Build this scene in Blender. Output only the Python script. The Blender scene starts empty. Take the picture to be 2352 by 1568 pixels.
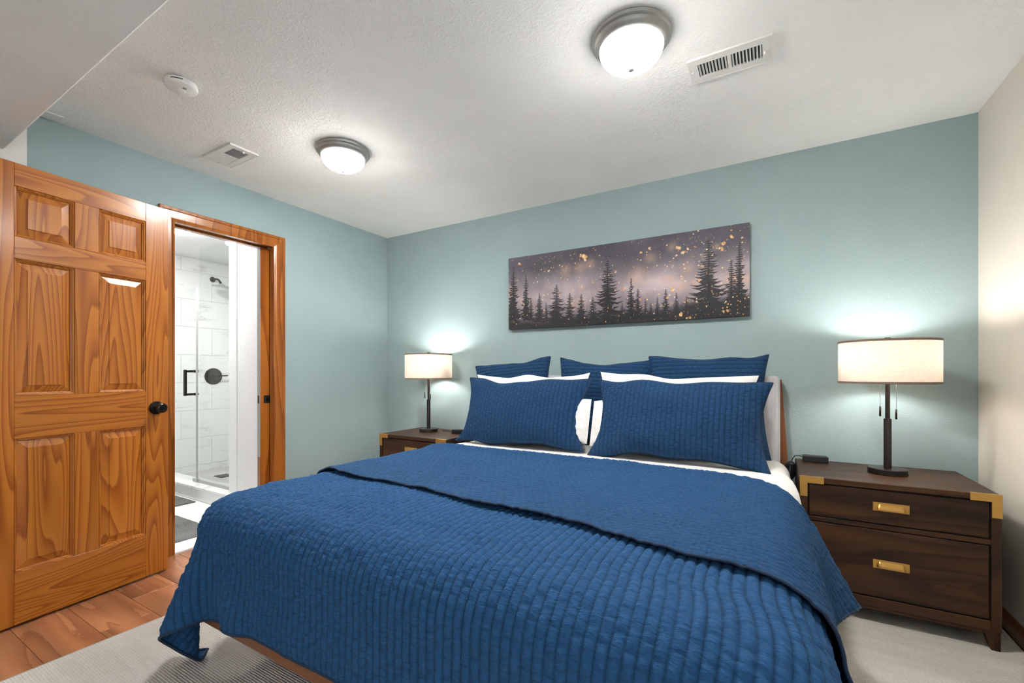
import bpy, bmesh, math, random
import numpy as np
from mathutils import Vector, Matrix

random.seed(7); np.random.seed(7)
S = bpy.context.scene
COL = S.collection
R = math.radians

# ------------------------------------------------------------------ camera
FPX, CX, HY, W, H = 1015.0, 1176.0, 856.0, 2352.0, 1568.0
YAW, CAMZ = R(30.3), 1.12
cd = bpy.data.cameras.new('camera')
cam = bpy.data.objects.new('camera', cd); COL.objects.link(cam)
cam.location = (0, 0, CAMZ); cam.rotation_euler = (R(90), 0, YAW)
cd.sensor_fit = 'HORIZONTAL'; cd.sensor_width = 36.0; cd.lens = 36.0 * FPX / W
cd.shift_x = (W / 2 - CX) / W; cd.shift_y = (HY - H / 2) / W
cd.clip_start = 0.02
S.camera = cam

# ------------------------------------------------------------------ world, exposure, light levels
w = bpy.data.worlds.new('world'); S.world = w; w.use_nodes = True
w.node_tree.nodes['Background'].inputs[0].default_value = (0.9, 0.95, 1, 1)
w.node_tree.nodes['Background'].inputs[1].default_value = 4.4
vs = S.view_settings
vs.view_transform = 'Standard'; vs.look = 'None'; vs.gamma = 1.0; vs.use_curve_mapping = False
vs.exposure = 1.4
DOME_EMIT = 155.0       # frosted ceiling domes
LAMP_W = 2.3           # each bulb of a table lamp (two per lamp)
BATH_EMIT = 48.0
FILL_WIN = (-1.25, -0.25, 0.95, 1.95)      # unseen window added for fill light, in the cream wall behind the camera: y0, y1, z0, z1
pl = bpy.data.lights.new('fill_window_portal', 'AREA'); pl.shape = 'RECTANGLE'; pl.size = 1.0; pl.size_y = 1.0; pl.cycles.is_portal = True
plo = bpy.data.objects.new('fill_window_portal', pl); COL.objects.link(plo); plo.location = (0.99, -0.75, 1.45); plo.rotation_euler = (0, R(90), 0)  # portal for the fill daylight through the added window
WARMW = (1.0, 0.97, 0.93)

# ------------------------------------------------------------------ room dimensions (metres)
XL, XR, YB, YREAR, ZC = -3.172, 0.89, 3.055, -1.6, 2.41
SOF_Y, SOF_Z = 0.602, 2.19
XBATH = -3.33
FLOOR_RUG = 0.012

# ------------------------------------------------------------------ helpers
def link(o, parent=None):
    COL.objects.link(o)
    if parent is not None: o.parent = parent
    return o

def tag(o, label=None, cat=None, group=None, kind=None):
    if label: o['label'] = label
    if cat: o['category'] = cat
    if group: o['group'] = group
    if kind: o['kind'] = kind
    return o

def empty(name, loc=(0, 0, 0), rz=0.0):
    o = bpy.data.objects.new(name, None); o.empty_display_size = 0.05
    o.location = loc; o.rotation_euler = (0, 0, rz)
    return link(o)

def thing(name, label, cat, loc=(0, 0, 0), rz=0.0, group=None):
    return tag(empty(name, loc, rz), label, cat, group)

def mesh_obj(name, verts, faces, mat, parent=None, smooth=False, uv=None):
    me = bpy.data.meshes.new(name)
    me.from_pydata([tuple(v) for v in verts], [], [tuple(f) for f in faces])
    me.update()
    if smooth: me.polygons.foreach_set('use_smooth', [True] * len(me.polygons))
    if uv is not None:
        l = me.uv_layers.new(name='UVMap')
        idx = np.empty(len(me.loops), dtype=np.int32); me.loops.foreach_get('vertex_index', idx)
        l.data.foreach_set('uv', np.asarray(uv, dtype=np.float32)[idx].ravel())
    if mat: me.materials.append(mat)
    return link(bpy.data.objects.new(name, me), parent)

def bm_obj(name, bm, mat, parent=None, smooth=False):
    me = bpy.data.meshes.new(name); bmesh.ops.recalc_face_normals(bm, faces=bm.faces); bm.to_mesh(me); bm.free()
    if smooth: me.polygons.foreach_set('use_smooth', [True] * len(me.polygons))
    if mat: me.materials.append(mat)
    return link(bpy.data.objects.new(name, me), parent)

def bm_box(bm, a, b, bevel=0.0, seg=1):
    x0, y0, z0 = a; x1, y1, z1 = b
    vs_ = [bm.verts.new(p) for p in ((x0,y0,z0),(x1,y0,z0),(x1,y1,z0),(x0,y1,z0),(x0,y0,z1),(x1,y0,z1),(x1,y1,z1),(x0,y1,z1))]
    fs = [bm.faces.new([vs_[i] for i in f]) for f in ((0,3,2,1),(4,5,6,7),(0,1,5,4),(1,2,6,5),(2,3,7,6),(3,0,4,7))]
    if bevel > 0:
        es = list({e for f in fs for e in f.edges})
        bmesh.ops.bevel(bm, geom=es, offset=bevel, segments=seg, profile=0.5, affect='EDGES')

def box(name, a, b, mat, parent=None, bevel=0.0, seg=1):
    bm = bmesh.new(); bm_box(bm, a, b, bevel, seg)
    return bm_obj(name, bm, mat, parent)

def boxes(name, lst, mat, parent=None, bevel=0.0):
    bm = bmesh.new()
    for a, b in lst: bm_box(bm, a, b, bevel)
    return bm_obj(name, bm, mat, parent)

def lathe(name, prof, mat, parent=None, seg=48, loc=(0, 0, 0), rot=None, smooth=True, cap=True):
    verts, faces = [], []
    n = len(prof)
    for i in range(seg):
        a = 2 * math.pi * i / seg
        for r, z in prof: verts.append((r * math.cos(a), r * math.sin(a), z))
    for i in range(seg):
        j = (i + 1) % seg
        for k in range(n - 1):
            faces.append((i*n+k, j*n+k, j*n+k+1, i*n+k+1))
    if cap:
        if prof[0][0] > 1e-5: faces.append(tuple(i*n for i in reversed(range(seg))))
        if prof[-1][0] > 1e-5: faces.append(tuple(i*n+n-1 for i in range(seg)))
    M = Matrix.Translation(loc) @ (rot if rot is not None else Matrix.Identity(4))
    verts = [tuple(M @ Vector(v)) for v in verts]
    bm = bmesh.new(); vv = [bm.verts.new(v) for v in verts]
    for f in faces:
        try: bm.faces.new([vv[i] for i in f])
        except ValueError: pass
    bmesh.ops.remove_doubles(bm, verts=bm.verts, dist=1e-6)
    o = bm_obj(name, bm, mat, parent)
    if smooth: smooth_by_angle(o)
    return o

def smooth_by_angle(o, deg=35):
    me = o.data
    me.polygons.foreach_set('use_smooth', [True] * len(me.polygons))
    bm = bmesh.new(); bm.from_mesh(me)
    for e in bm.edges:
        if len(e.link_faces) == 2 and e.calc_face_angle(0) > R(deg): e.smooth = False
    bm.to_mesh(me); bm.free()

def tube(name, pts, r, mat, parent=None, seg=8, closed=False):
    P = [Vector(p) for p in pts]; n = len(P); verts, faces = [], []
    prev = None
    for i, p in enumerate(P):
        t = (P[(i+1) % n] - P[i-1]) if (closed or 0 < i < n-1) else (P[1]-P[0] if i == 0 else P[-1]-P[-2])
        t.normalize()
        if prev is None:
            u = t.orthogonal().normalized()
        else:
            u = (prev - t * prev.dot(t)).normalized()
        prev = u; v = t.cross(u)
        for k in range(seg):
            a = 2*math.pi*k/seg
            verts.append(p + r*(math.cos(a)*u + math.sin(a)*v))
    for i in range(n if closed else n-1):
        j = (i+1) % n
        for k in range(seg):
            l = (k+1) % seg
            faces.append((i*seg+k, i*seg+l, j*seg+l, j*seg+k))
    if not closed:
        faces.append(tuple(range(seg-1, -1, -1))); faces.append(tuple((n-1)*seg+k for k in range(seg)))
    return mesh_obj(name, verts, faces, mat, parent, smooth=True)

def prism(name, poly, axis, d0, d1, mat, parent=None, bevel=0.0):
    """poly: 2-D points; axis 'x','y','z' = extrusion axis."""
    def P(p, d):
        return {'x': (d, p[0], p[1]), 'y': (p[0], d, p[1]), 'z': (p[0], p[1], d)}[axis]
    bm = bmesh.new()
    a = [bm.verts.new(P(p, d0)) for p in poly]; b = [bm.verts.new(P(p, d1)) for p in poly]
    bm.faces.new(a); bm.faces.new(list(reversed(b)))
    for i in range(len(poly)):
        j = (i+1) % len(poly); bm.faces.new((a[i], b[i], b[j], a[j]))
    if bevel: bmesh.ops.bevel(bm, geom=list(bm.edges), offset=bevel, segments=1, affect='EDGES')
    return bm_obj(name, bm, mat, parent)

def copy_tree(o, parent=None):
    c = o.copy(); link(c, parent)
    for ch in list(o.children): copy_tree(ch, c)
    return c

def grid_faces(nu, nv):
    i = np.arange(nu-1)[:, None]; j = np.arange(nv-1)[None, :]
    a = (i*nv + j).ravel(); return np.stack([a, a+nv, a+nv+1, a+1], 1)

# ------------------------------------------------------------------ materials
def new_mat(name):
    m = bpy.data.materials.new(name); m.use_nodes = True
    nt = m.node_tree; b = nt.nodes['Principled BSDF']
    return m, nt, b

def setp(b, **k):
    for n, v in k.items():
        b.inputs[n.replace('_', ' ')].default_value = v

def nd(nt, t, **k):
    n = nt.nodes.new(t)
    for a, v in k.items(): setattr(n, a, v)
    return n

def ramp(nt, stops):
    r = nt.nodes.new('ShaderNodeValToRGB'); e = r.color_ramp.elements
    while len(e) < len(stops): e.new(0.5)
    for el, (p, c) in zip(e, stops): el.position = p; el.color = (*c, 1)
    return r

def coords(nt, kind='Object', scale=(1, 1, 1), rand=0.0):
    tc = nt.nodes.new('ShaderNodeTexCoord'); mp = nt.nodes.new('ShaderNodeMapping')
    mp.inputs['Scale'].default_value = scale
    nt.links.new(tc.outputs[kind], mp.inputs['Vector'])
    if rand:
        oi = nt.nodes.new('ShaderNodeObjectInfo'); mu = nd(nt, 'ShaderNodeMath', operation='MULTIPLY'); mu.inputs[1].default_value = rand
        nt.links.new(oi.outputs['Random'], mu.inputs[0]); nt.links.new(mu.outputs[0], mp.inputs['Location'])
    return mp.outputs['Vector']

def noise(nt, vec, scale, detail=3.0, rough=0.55, dist=0.0):
    n = nt.nodes.new('ShaderNodeTexNoise'); n.inputs['Scale'].default_value = scale
    n.inputs['Detail'].default_value = detail; n.inputs['Roughness'].default_value = rough; n.inputs['Distortion'].default_value = dist
    nt.links.new(vec, n.inputs['Vector']); return n.outputs['Fac']

def bump(nt, b, h, strength, dist=0.002, prev=None):
    n = nt.nodes.new('ShaderNodeBump'); n.inputs['Strength'].default_value = strength; n.inputs['Distance'].default_value = dist
    nt.links.new(h, n.inputs['Height'])
    if prev is not None: nt.links.new(prev, n.inputs['Normal'])
    nt.links.new(n.outputs['Normal'], b.inputs['Normal']); return n.outputs['Normal']

def math1(nt, op, a, v=None, c=None):
    n = nd(nt, 'ShaderNodeMath', operation=op); nt.links.new(a, n.inputs[0])
    if v is not None:
        if hasattr(v, 'links'): nt.links.new(v, n.inputs[1])
        else: n.inputs[1].default_value = v
    if c is not None: n.inputs[2].default_value = c
    return n.outputs[0]

def mixrgb(nt, f, a, b_, blend='MIX'):
    n = nd(nt, 'ShaderNodeMix', data_type='RGBA', blend_type=blend)
    if hasattr(f, 'links'): nt.links.new(f, n.inputs[0])
    else: n.inputs[0].default_value = f
    for s, v in ((6, a), (7, b_)):
        if hasattr(v, 'links'): nt.links.new(v, n.inputs[s])
        else: n.inputs[s].default_value = (*v, 1)
    return n.outputs[2]

def m_plain(name, col, rough=0.5, metal=0.0, spec=0.5, grain=0.0):
    m, nt, b = new_mat(name); setp(b, Base_Color=(*col, 1), Roughness=rough, Metallic=metal, Specular_IOR_Level=spec)
    v = coords(nt); f = noise(nt, v, 40, 3)
    r = ramp(nt, [(0.3, tuple(c*(0.97-grain) for c in col)), (0.7, tuple(min(1, c*(1.02+grain)) for c in col))])
    nt.links.new(f, r.inputs[0]); nt.links.new(r.outputs[0], b.inputs['Base Color'])
    return m

def m_paint(name, col, scale=95, strength=0.35, knock=0.0, rough=0.75):
    m, nt, b = new_mat(name); setp(b, Roughness=rough, Specular_IOR_Level=0.3)
    v = coords(nt)
    big = noise(nt, v, 3.0, 2)
    r = ramp(nt, [(0.3, tuple(c*0.97 for c in col)), (0.7, tuple(min(1, c*1.02) for c in col))])
    nt.links.new(big, r.inputs[0]); nt.links.new(r.outputs[0], b.inputs['Base Color'])
    f = noise(nt, v, scale, 2.5, 0.6, 0.6)
    nrm = bump(nt, b, f, strength, 0.004)
    if knock:
        k = noise(nt, v, 42, 3.5, 0.62, 1.2)
        rr = ramp(nt, [(0.50, (0, 0, 0)), (0.60, (1, 1, 1))]); nt.links.new(k, rr.inputs[0])
        area = noise(nt, v, 1.3, 1); ra = ramp(nt, [(0.42, (0.2, 0.2, 0.2)), (0.6, (1, 1, 1))]); nt.links.new(area, ra.inputs[0])
        mu = math1(nt, 'MULTIPLY', rr.outputs[0], ra.outputs[0])
        bump(nt, b, mu, knock, 0.004, nrm)
    return m

def m_wood(name, stops, axis='z', lines=26.0, scale=5.0, stretch=0.07, rough=0.35, coat=0.0, fine=0.12, rand=23.0, lift=(0.9, 1.08)):
    """contour lines of a noise stretched along the grain"""
    m, nt, b = new_mat(name); setp(b, Roughness=rough, Specular_IOR_Level=0.35, Coat_Weight=coat, Coat_Roughness=0.2)
    sc = {'x': (stretch, 1, 1), 'y': (1, stretch, 1), 'z': (1, 1, stretch)}[axis]
    v = coords(nt, 'Object', sc, rand)
    n = noise(nt, v, scale, 1.5, 0.45, 0.25)
    fr = math1(nt, 'FRACT', math1(nt, 'MULTIPLY', n, lines))
    # sharp late-wood edge on one side of each ring
    fn = noise(nt, v, scale*22, 3, 0.6)
    add = math1(nt, 'ADD', fr, math1(nt, 'MULTIPLY_ADD', fn, fine, -fine/2))
    r = ramp(nt, stops); nt.links.new(add, r.inputs[0])
    big = noise(nt, v, scale*0.9, 1); rb = ramp(nt, [(0.35, (lift[0],)*3), (0.65, (lift[1],)*3)]); nt.links.new(big, rb.inputs[0])
    c = mixrgb(nt, 1.0, r.outputs[0], rb.outputs[0], 'MULTIPLY')
    nt.links.new(c, b.inputs['Base Color'])
    bump(nt, b, add, 0.05, 0.001)
    return m

PINE = [(0.0, (0.475, 0.165, 0.021)), (0.5, (0.42, 0.136, 0.016)), (0.80, (0.325, 0.092, 0.009)), (0.93, (0.255, 0.065, 0.006)), (1.0, (0.43, 0.142, 0.017))]
M = {}
M['pine_v'] = m_wood('pine_vertical', PINE, 'z', lines=20, scale=6.0, stretch=0.075, rough=0.36, coat=0.35)
M['pine_h'] = m_wood('pine_horizontal', PINE, 'x', lines=20, scale=6.0, stretch=0.075, rough=0.36, coat=0.35)
M['casing'] = m_wood('casing_pine', [(p, (c[0]*0.85, c[1]*0.82, c[2]*0.9)) for p, c in PINE], 'z', lines=9, scale=7, stretch=0.05, rough=0.28, coat=0.5)
DARK = [(0.0, (0.066, 0.026, 0.0085)), (0.5, (0.045, 0.017, 0.0055)), (0.85, (0.022, 0.008, 0.003)), (1.0, (0.058, 0.0225, 0.0075))]
M['walnut_h'] = m_wood('walnut_horizontal', DARK, 'x', lines=7, scale=7, stretch=0.10, rough=0.42, fine=0.5, lift=(0.6, 1.35))
M['walnut_v'] = m_wood('walnut_vertical', DARK, 'z', lines=7, scale=9, stretch=0.08, rough=0.42, fine=0.5, lift=(0.7, 1.2))
M['bedwood'] = m_wood('bed_wood', [(0, (0.26, 0.095, 0.038)), (0.6, (0.23, 0.08, 0.03)), (1, (0.25, 0.09, 0.036))], 'x', lines=5, scale=7, stretch=0.06, rough=0.4, fine=0.5)
M['bedwood_v'] = m_wood('bed_wood_v', [(0, (0.26, 0.095, 0.038)), (0.6, (0.23, 0.08, 0.03)), (1, (0.25, 0.09, 0.036))], 'z', lines=5, scale=7, stretch=0.06, rough=0.4, fine=0.5)
FLOORC = [(0.0, (0.46, 0.20, 0.095)), (0.5, (0.40, 0.165, 0.075)), (0.85, (0.33, 0.125, 0.055)), (0.95, (0.25, 0.088, 0.038)), (1.0, (0.44, 0.19, 0.088))]
M['laminate'] = m_wood('laminate', FLOORC, 'x', lines=5, scale=9, stretch=0.12, rough=0.32, fine=0.7, rand=57.0, lift=(0.65, 1.25))
M['base'] = m_wood('baseboard_wood', [(0, (0.25, 0.085, 0.022)), (0.7, (0.20, 0.062, 0.015)), (1, (0.24, 0.08, 0.02))], 'y', lines=6, scale=7, stretch=0.05, rough=0.3, coat=0.4)
TEAL = (0.315, 0.415, 0.425)
M['teal'] = m_paint('teal_paint', TEAL, 110, 0.30, 0.10)
M['cream'] = m_paint('cream_paint', (0.70, 0.655, 0.58), 110, 0.30, 0.08)
M['white_wall'] = m_paint('white_paint', (0.80, 0.79, 0.76), 90, 0.30, 0.08)
M['ceil'] = m_paint('ceiling_paint', (0.885, 0.885, 0.865), 80, 0.35, 0.55)
M['bathwhite'] = m_paint('bath_paint', (0.86, 0.86, 0.86), 60, 0.45, 0.3)
M['smoothwhite'] = m_plain('smooth_white', (0.85, 0.85, 0.85), 0.4)
M['plastic'] = m_plain('white_plastic', (0.82, 0.82, 0.80), 0.35)
M['ventmetal'] = m_plain('vent_enamel', (0.74, 0.74, 0.71), 0.35)
M['dark'] = m_plain('dark_void', (0.012, 0.012, 0.012), 0.8)
M['black'] = m_plain('black_plastic', (0.012, 0.016, 0.018), 0.35)
M['blackmetal'] = m_plain('black_metal', (0.02, 0.018, 0.016), 0.28, 0.6)
M['bronze'] = m_plain('bronze_metal', (0.035, 0.027, 0.024), 0.30, 0.5)
M['nickel'] = m_plain('brushed_nickel', (0.36, 0.36, 0.345), 0.48, 0.8)
M['brass'] = m_plain('brass', (0.62, 0.36, 0.10), 0.36, 0.9)
M['chrome'] = m_plain('screw_steel', (0.6, 0.6, 0.58), 0.3, 1.0)
M['greyedge'] = m_plain('grey_edge', (0.42, 0.43, 0.42), 0.6)

def m_emit(name, col, st):
    m, nt, b = new_mat(name); setp(b, Base_Color=(0.9, 0.9, 0.88, 1), Roughness=0.4)
    v = coords(nt); f = noise(nt, v, 6, 1)
    r = ramp(nt, [(0.2, tuple(c*0.96 for c in col)), (0.8, col)]); nt.links.new(f, r.inputs[0])
    nt.links.new(r.outputs[0], b.inputs['Emission Color']); b.inputs['Emission Strength'].default_value = st
    return m
M['dome'] = m_emit('frosted_dome', WARMW, DOME_EMIT)
def hot_bottom(m, st):
    # frosted bowl: brightest where it faces down, dimmer round the rim
    nt = m.node_tree; b = nt.nodes['Principled BSDF']
    g = nd(nt, 'ShaderNodeNewGeometry'); sx = nd(nt, 'ShaderNodeSeparateXYZ'); nt.links.new(g.outputs['Normal'], sx.inputs[0])
    k = math1(nt, 'MULTIPLY_ADD', math1(nt, 'POWER', math1(nt, 'ABSOLUTE', sx.outputs[2]), 3.8), 0.985*st, 0.015*st)
    nt.links.new(k, b.inputs['Emission Strength'])
hot_bottom(M['dome'], DOME_EMIT)
M['fill_dome'] = m_emit('frosted_fill_dome', WARMW, DOME_EMIT*0.08)
hot_bottom(M['fill_dome'], DOME_EMIT*0.08)
M['bathlight'] = m_emit('bath_disc', (1, 0.99, 0.97), BATH_EMIT)
M['bulb'] = m_emit('bulb_glass', (1, 0.96, 0.9), 8.0)
M['led'] = m_emit('blue_led', (0.02, 0.25, 1.0), 1.2)

def m_glass(name, tint=(0.97, 0.985, 0.98)):
    m = bpy.data.materials.new(name); m.use_nodes = True; nt = m.node_tree; nt.nodes.clear()
    out = nd(nt, 'ShaderNodeOutputMaterial'); tr = nd(nt, 'ShaderNodeBsdfTransparent'); gl = nd(nt, 'ShaderNodeBsdfGlossy')
    tr.inputs[0].default_value = (*tint, 1); gl.inputs['Roughness'].default_value = 0.02
    mx = nd(nt, 'ShaderNodeMixShader'); mx.inputs[0].default_value = 0.04
    nt.links.new(tr.outputs[0], mx.inputs[1]); nt.links.new(gl.outputs[0], mx.inputs[2])
    nt.links.new(mx.outputs[0], out.inputs[0]); return m
M['glass'] = m_glass('shower_glass')

def m_marble():
    m, nt, b = new_mat('marble_tile'); setp(b, Roughness=0.18)
    v = coords(nt, 'Object', (1, 1, 1), 31.0)
    mp = nd(nt, 'ShaderNodeMapping'); mp.inputs['Rotation'].default_value = (R(35), 0, 0); mp.inputs['Scale'].default_value = (1, 0.45, 1.6)
    nt.links.new(v, mp.inputs[0])
    n = noise(nt, mp.outputs[0], 2.2, 4, 0.6, 0.9)
    a = math1(nt, 'ABSOLUTE', math1(nt, 'SUBTRACT', n, 0.5))
    r = ramp(nt, [(0.0, (0.62, 0.62, 0.61)), (0.008, (0.76, 0.76, 0.75)), (0.030, (0.85, 0.85, 0.84))]); nt.links.new(a, r.inputs[0])
    msk = noise(nt, v, 3.5, 1); rm = ramp(nt, [(0.45, (0, 0, 0)), (0.62, (1, 1, 1))]); nt.links.new(msk, rm.inputs[0])
    nt.links.new(mixrgb(nt, rm.outputs[0], (0.85, 0.85, 0.84), r.outputs[0]), b.inputs['Base Color'])
    return m
M['marble'] = m_marble()
M['grout'] = m_plain('grout', (0.62, 0.62, 0.61), 0.8)
M['bathfloor'] = m_plain('bath_floor', (0.78, 0.78, 0.76), 0.35)
M['pan'] = m_plain('shower_pan', (0.55, 0.54, 0.52), 0.5, grain=0.05)

def m_weave(name, c0, c1, sx, sy, strength=0.6, rough=0.95):
    m, nt, b = new_mat(name); setp(b, Roughness=rough, Specular_IOR_Level=0.15)
    v = coords(nt, 'Object', (sx, sy, 1))
    n = noise(nt, v, 1.0, 3, 0.65, 0.3); v2 = coords(nt); n2 = noise(nt, v2, 5, 2)
    mixn = math1(nt, 'MULTIPLY_ADD', n2, 0.35, 0.0); t = math1(nt, 'MULTIPLY_ADD', n, 0.75, 0.0); ad = math1(nt, 'ADD', mixn, t)
    r = ramp(nt, [(0.38, c0), (0.68, c1)]); nt.links.new(ad, r.inputs[0]); nt.links.new(r.outputs[0], b.inputs['Base Color'])
    bump(nt, b, n, strength, 0.004); return m
M['bathmat'] = m_weave('bath_mat_weave', (0.075, 0.078, 0.075), (0.21, 0.215, 0.205), 60, 160)
M['bathmat2'] = M['bathmat']

def m_rug():
    m, nt, b = new_mat('rug_weave'); setp(b, Roughness=0.97, Specular_IOR_Level=0.1)
    v = coords(nt, 'Object', (140, 26, 1)); n = noise(nt, v, 1.0, 3, 0.65, 0.2)
    wv = nd(nt, 'ShaderNodeTexWave', wave_type='BANDS', bands_direction='Y'); wv.inputs['Scale'].default_value = 36; wv.inputs['Distortion'].default_value = 2.2
    wv.inputs['Detail'].default_value = 3; wv.inputs['Detail Scale'].default_value = 3.0
    vv = coords(nt); nt.links.new(vv, wv.inputs['Vector'])
    st = noise(nt, coords(nt, 'Object', (2.2, 14, 1)), 1.0, 3, 0.6)
    c = ramp(nt, [(0.3, (0.54, 0.51, 0.465)), (0.7, (0.70, 0.67, 0.62))])
    s = math1(nt, 'ADD', math1(nt, 'MULTIPLY', n, 0.4), math1(nt, 'MULTIPLY', st, 0.6)); nt.links.new(s, c.inputs[0])
    nt.links.new(c.outputs[0], b.inputs['Base Color'])
    h = math1(nt, 'ADD', wv.outputs['Fac'], math1(nt, 'MULTIPLY', n, 0.8))
    bump(nt, b, h, 0.55, 0.005); return m
M['rug'] = m_rug()
M['rugedge'] = m_plain('rug_binding', (0.42, 0.42, 0.42), 0.9)

def m_cloth(name, col, su, sv, strength=0.5, sheen=0.03, dark=0.72):
    m, nt, b = new_mat(name); setp(b, Roughness=0.85, Specular_IOR_Level=0.2, Sheen_Weight=sheen, Sheen_Roughness=0.4)
    b.inputs['Sheen Tint'].default_value = (0.5, 0.7, 1.0, 1)
    v = coords(nt, 'UV', (su, sv, 1)); n = noise(nt, v, 1.0, 3, 0.6, 0.6)
    r = ramp(nt, [(0.3, tuple(c*dark for c in col)), (0.65, col)]); nt.links.new(n, r.inputs[0])
    at = nd(nt, 'ShaderNodeAttribute', attribute_name='SeamShade'); fm = math1(nt, 'MULTIPLY', at.outputs['Fac'], 0.55)  # crease shade painted into the base colour along the stitch lines
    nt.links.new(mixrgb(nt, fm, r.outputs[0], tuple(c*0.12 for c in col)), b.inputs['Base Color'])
    fine = noise(nt, coords(nt, 'UV', (900, 900, 1)), 1.0, 1)
    nr = bump(nt, b, n, strength, 0.006); bump(nt, b, fine, 0.15, 0.001, nr)
    return m
BLUE = (0.022, 0.094, 0.232)
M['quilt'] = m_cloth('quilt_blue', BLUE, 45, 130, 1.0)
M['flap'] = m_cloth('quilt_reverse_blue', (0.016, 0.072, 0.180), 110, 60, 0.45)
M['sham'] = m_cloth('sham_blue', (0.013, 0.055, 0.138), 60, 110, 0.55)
M['piping'] = m_plain('navy_binding', (0.010, 0.030, 0.075), 0.85)
M['white_linen'] = m_cloth('white_linen', (0.80, 0.79, 0.77), 9, 7, 0.35, 0.05, 0.97)
M['upholstery'] = m_weave('grey_upholstery', (0.42, 0.42, 0.44), (0.55, 0.55, 0.57), 300, 300, 0.3)

def m_shade():
    m = bpy.data.materials.new('linen_shade'); m.use_nodes = True; nt = m.node_tree; nt.nodes.clear()
    out = nd(nt, 'ShaderNodeOutputMaterial'); d = nd(nt, 'ShaderNodeBsdfDiffuse'); t = nd(nt, 'ShaderNodeBsdfTranslucent'); mx = nd(nt, 'ShaderNodeMixShader')
    v = coords(nt, 'Object', (60, 60, 420)); n = noise(nt, v, 1.0, 3, 0.6)
    r = ramp(nt, [(0.3, (0.60, 0.48, 0.385)), (0.65, (0.72, 0.61, 0.51))]); nt.links.new(n, r.inputs[0])
    nt.links.new(r.outputs[0], d.inputs[0]); nt.links.new(r.outputs[0], t.inputs[0]); mx.inputs[0].default_value = 0.14
    nt.links.new(d.outputs[0], mx.inputs[1]); nt.links.new(t.outputs[0], mx.inputs[2]); nt.links.new(mx.outputs[0], out.inputs[0])
    return m
M['shade'] = m_shade()
M['shadetrim'] = m_plain('shade_trim', (0.20, 0.145, 0.11), 0.7)

# ================================================================== STRUCTURE
def struct(o): o['kind'] = 'structure'; return o

DO_Y0, DO_Y1, DO_Z = 1.295, 1.935, 2.055      # bathroom doorway
struct(box('wall_back', (XL-0.6, YB, -0.05), (XR+0.15, YB+0.12, ZC+0.1), M['teal']))
struct(boxes('wall_right', [((XR, YREAR-0.1, -0.05), (XR+0.12, FILL_WIN[0], ZC+0.1)), ((XR, FILL_WIN[1], -0.05), (XR+0.12, YB, ZC+0.1)),
                            ((XR, FILL_WIN[0], -0.05), (XR+0.12, FILL_WIN[1], FILL_WIN[2])), ((XR, FILL_WIN[0], FILL_WIN[3]), (XR+0.12, FILL_WIN[1], ZC+0.1))], M['cream']))
wn = struct(boxes('added_fill_window', [((XR+0.03, FILL_WIN[0], FILL_WIN[2]), (XR+0.08, FILL_WIN[0]+0.05, FILL_WIN[3])), ((XR+0.03, FILL_WIN[1]-0.05, FILL_WIN[2]), (XR+0.08, FILL_WIN[1], FILL_WIN[3])),
                               ((XR+0.03, FILL_WIN[0]+0.05, FILL_WIN[2]), (XR+0.08, FILL_WIN[1]-0.05, FILL_WIN[2]+0.05)), ((XR+0.03, FILL_WIN[0]+0.05, FILL_WIN[3]-0.05), (XR+0.08, FILL_WIN[1]-0.05, FILL_WIN[3])),
                               ((XR+0.03, -0.77, FILL_WIN[2]+0.05), (XR+0.08, -0.73, FILL_WIN[3]-0.05))], M['plastic']))  # added out of view to let fill daylight into the room
for y0_, y1_ in ((FILL_WIN[0]+0.05, -0.77), (-0.73, FILL_WIN[1]-0.05)):
    box('pane', (XR+0.052, y0_, FILL_WIN[2]+0.05), (XR+0.057, y1_, FILL_WIN[3]-0.05), M['glass'], wn)
struct(box('wall_rear', (XL-0.2, YREAR-0.12, -0.05), (XR, YREAR, ZC+0.1), M['white_wall']))
T0 = XL - 0.053; T1 = XBATH + 0.04
struct(boxes('wall_left', [((XBATH, 0.676, -0.05), (XL, DO_Y0-0.02, ZC+0.1)),
                           ((T0, DO_Y1+0.02, -0.05), (XL, YB, ZC+0.1)),
                           ((XBATH, DO_Y0-0.02, DO_Z+0.02), (XL, DO_Y1+0.02, ZC+0.1))], M['teal']))
struct(boxes('wall_bath', [((XBATH, DO_Y1+0.02, -0.05), (T1, YB, ZC+0.1))], M['bathwhite']))
struct(box('wall_entry', (XBATH, YREAR, -0.05), (XL, 0.676, ZC+0.1), M['white_wall']))
struct(box('ceiling', (XL-0.16, SOF_Y-0.1, ZC), (XR+0.12, YB+0.1, ZC+0.12), M['ceil']))
sof = struct(box('ceiling_soffit', (XL-0.001, YREAR, SOF_Z), (XR+0.001, SOF_Y, ZC+0.02), M['ceil'], bevel=0.006))
# stub of wall that carries the entry door (outside the picture)
struct(box('wall_stub', (XL, 0.33, 0.0), (-2.86, 0.43, SOF_Z), M['white_wall']))

# floor with laminate planks
fl = struct(box('floor', (XBATH, YREAR, -0.08), (XR, YB, -0.008), M['dark']))
PW = 0.19
k = 0
for row in range(-5, 11):
    y0 = 1.13 + (row-1)*PW; y1 = y0 + PW
    if y0 < -0.4 or y1 > YB+0.1: continue
    y1c = min(y1, YB-0.002)
    off = {0: -2.73}.get(row, -3.172 + ((row*0.437) % 1.0)*1.2)
    xs = [XL]
    x = off
    while x - 1.2 > XL: x -= 1.2
    while x < XL + 0.03: x += 1.2
    while x < -1.9: xs.append(x); x += 1.2
    xs.append(min(x, XR))
    for a_, b_ in zip(xs[:-1], xs[1:]):
        box('plank', (a_+0.0006, y0+0.0006, -0.008), (b_-0.0006, y1c-0.0006, 0.0), M['laminate'], fl, bevel=0.0012)
        k += 1

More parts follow.
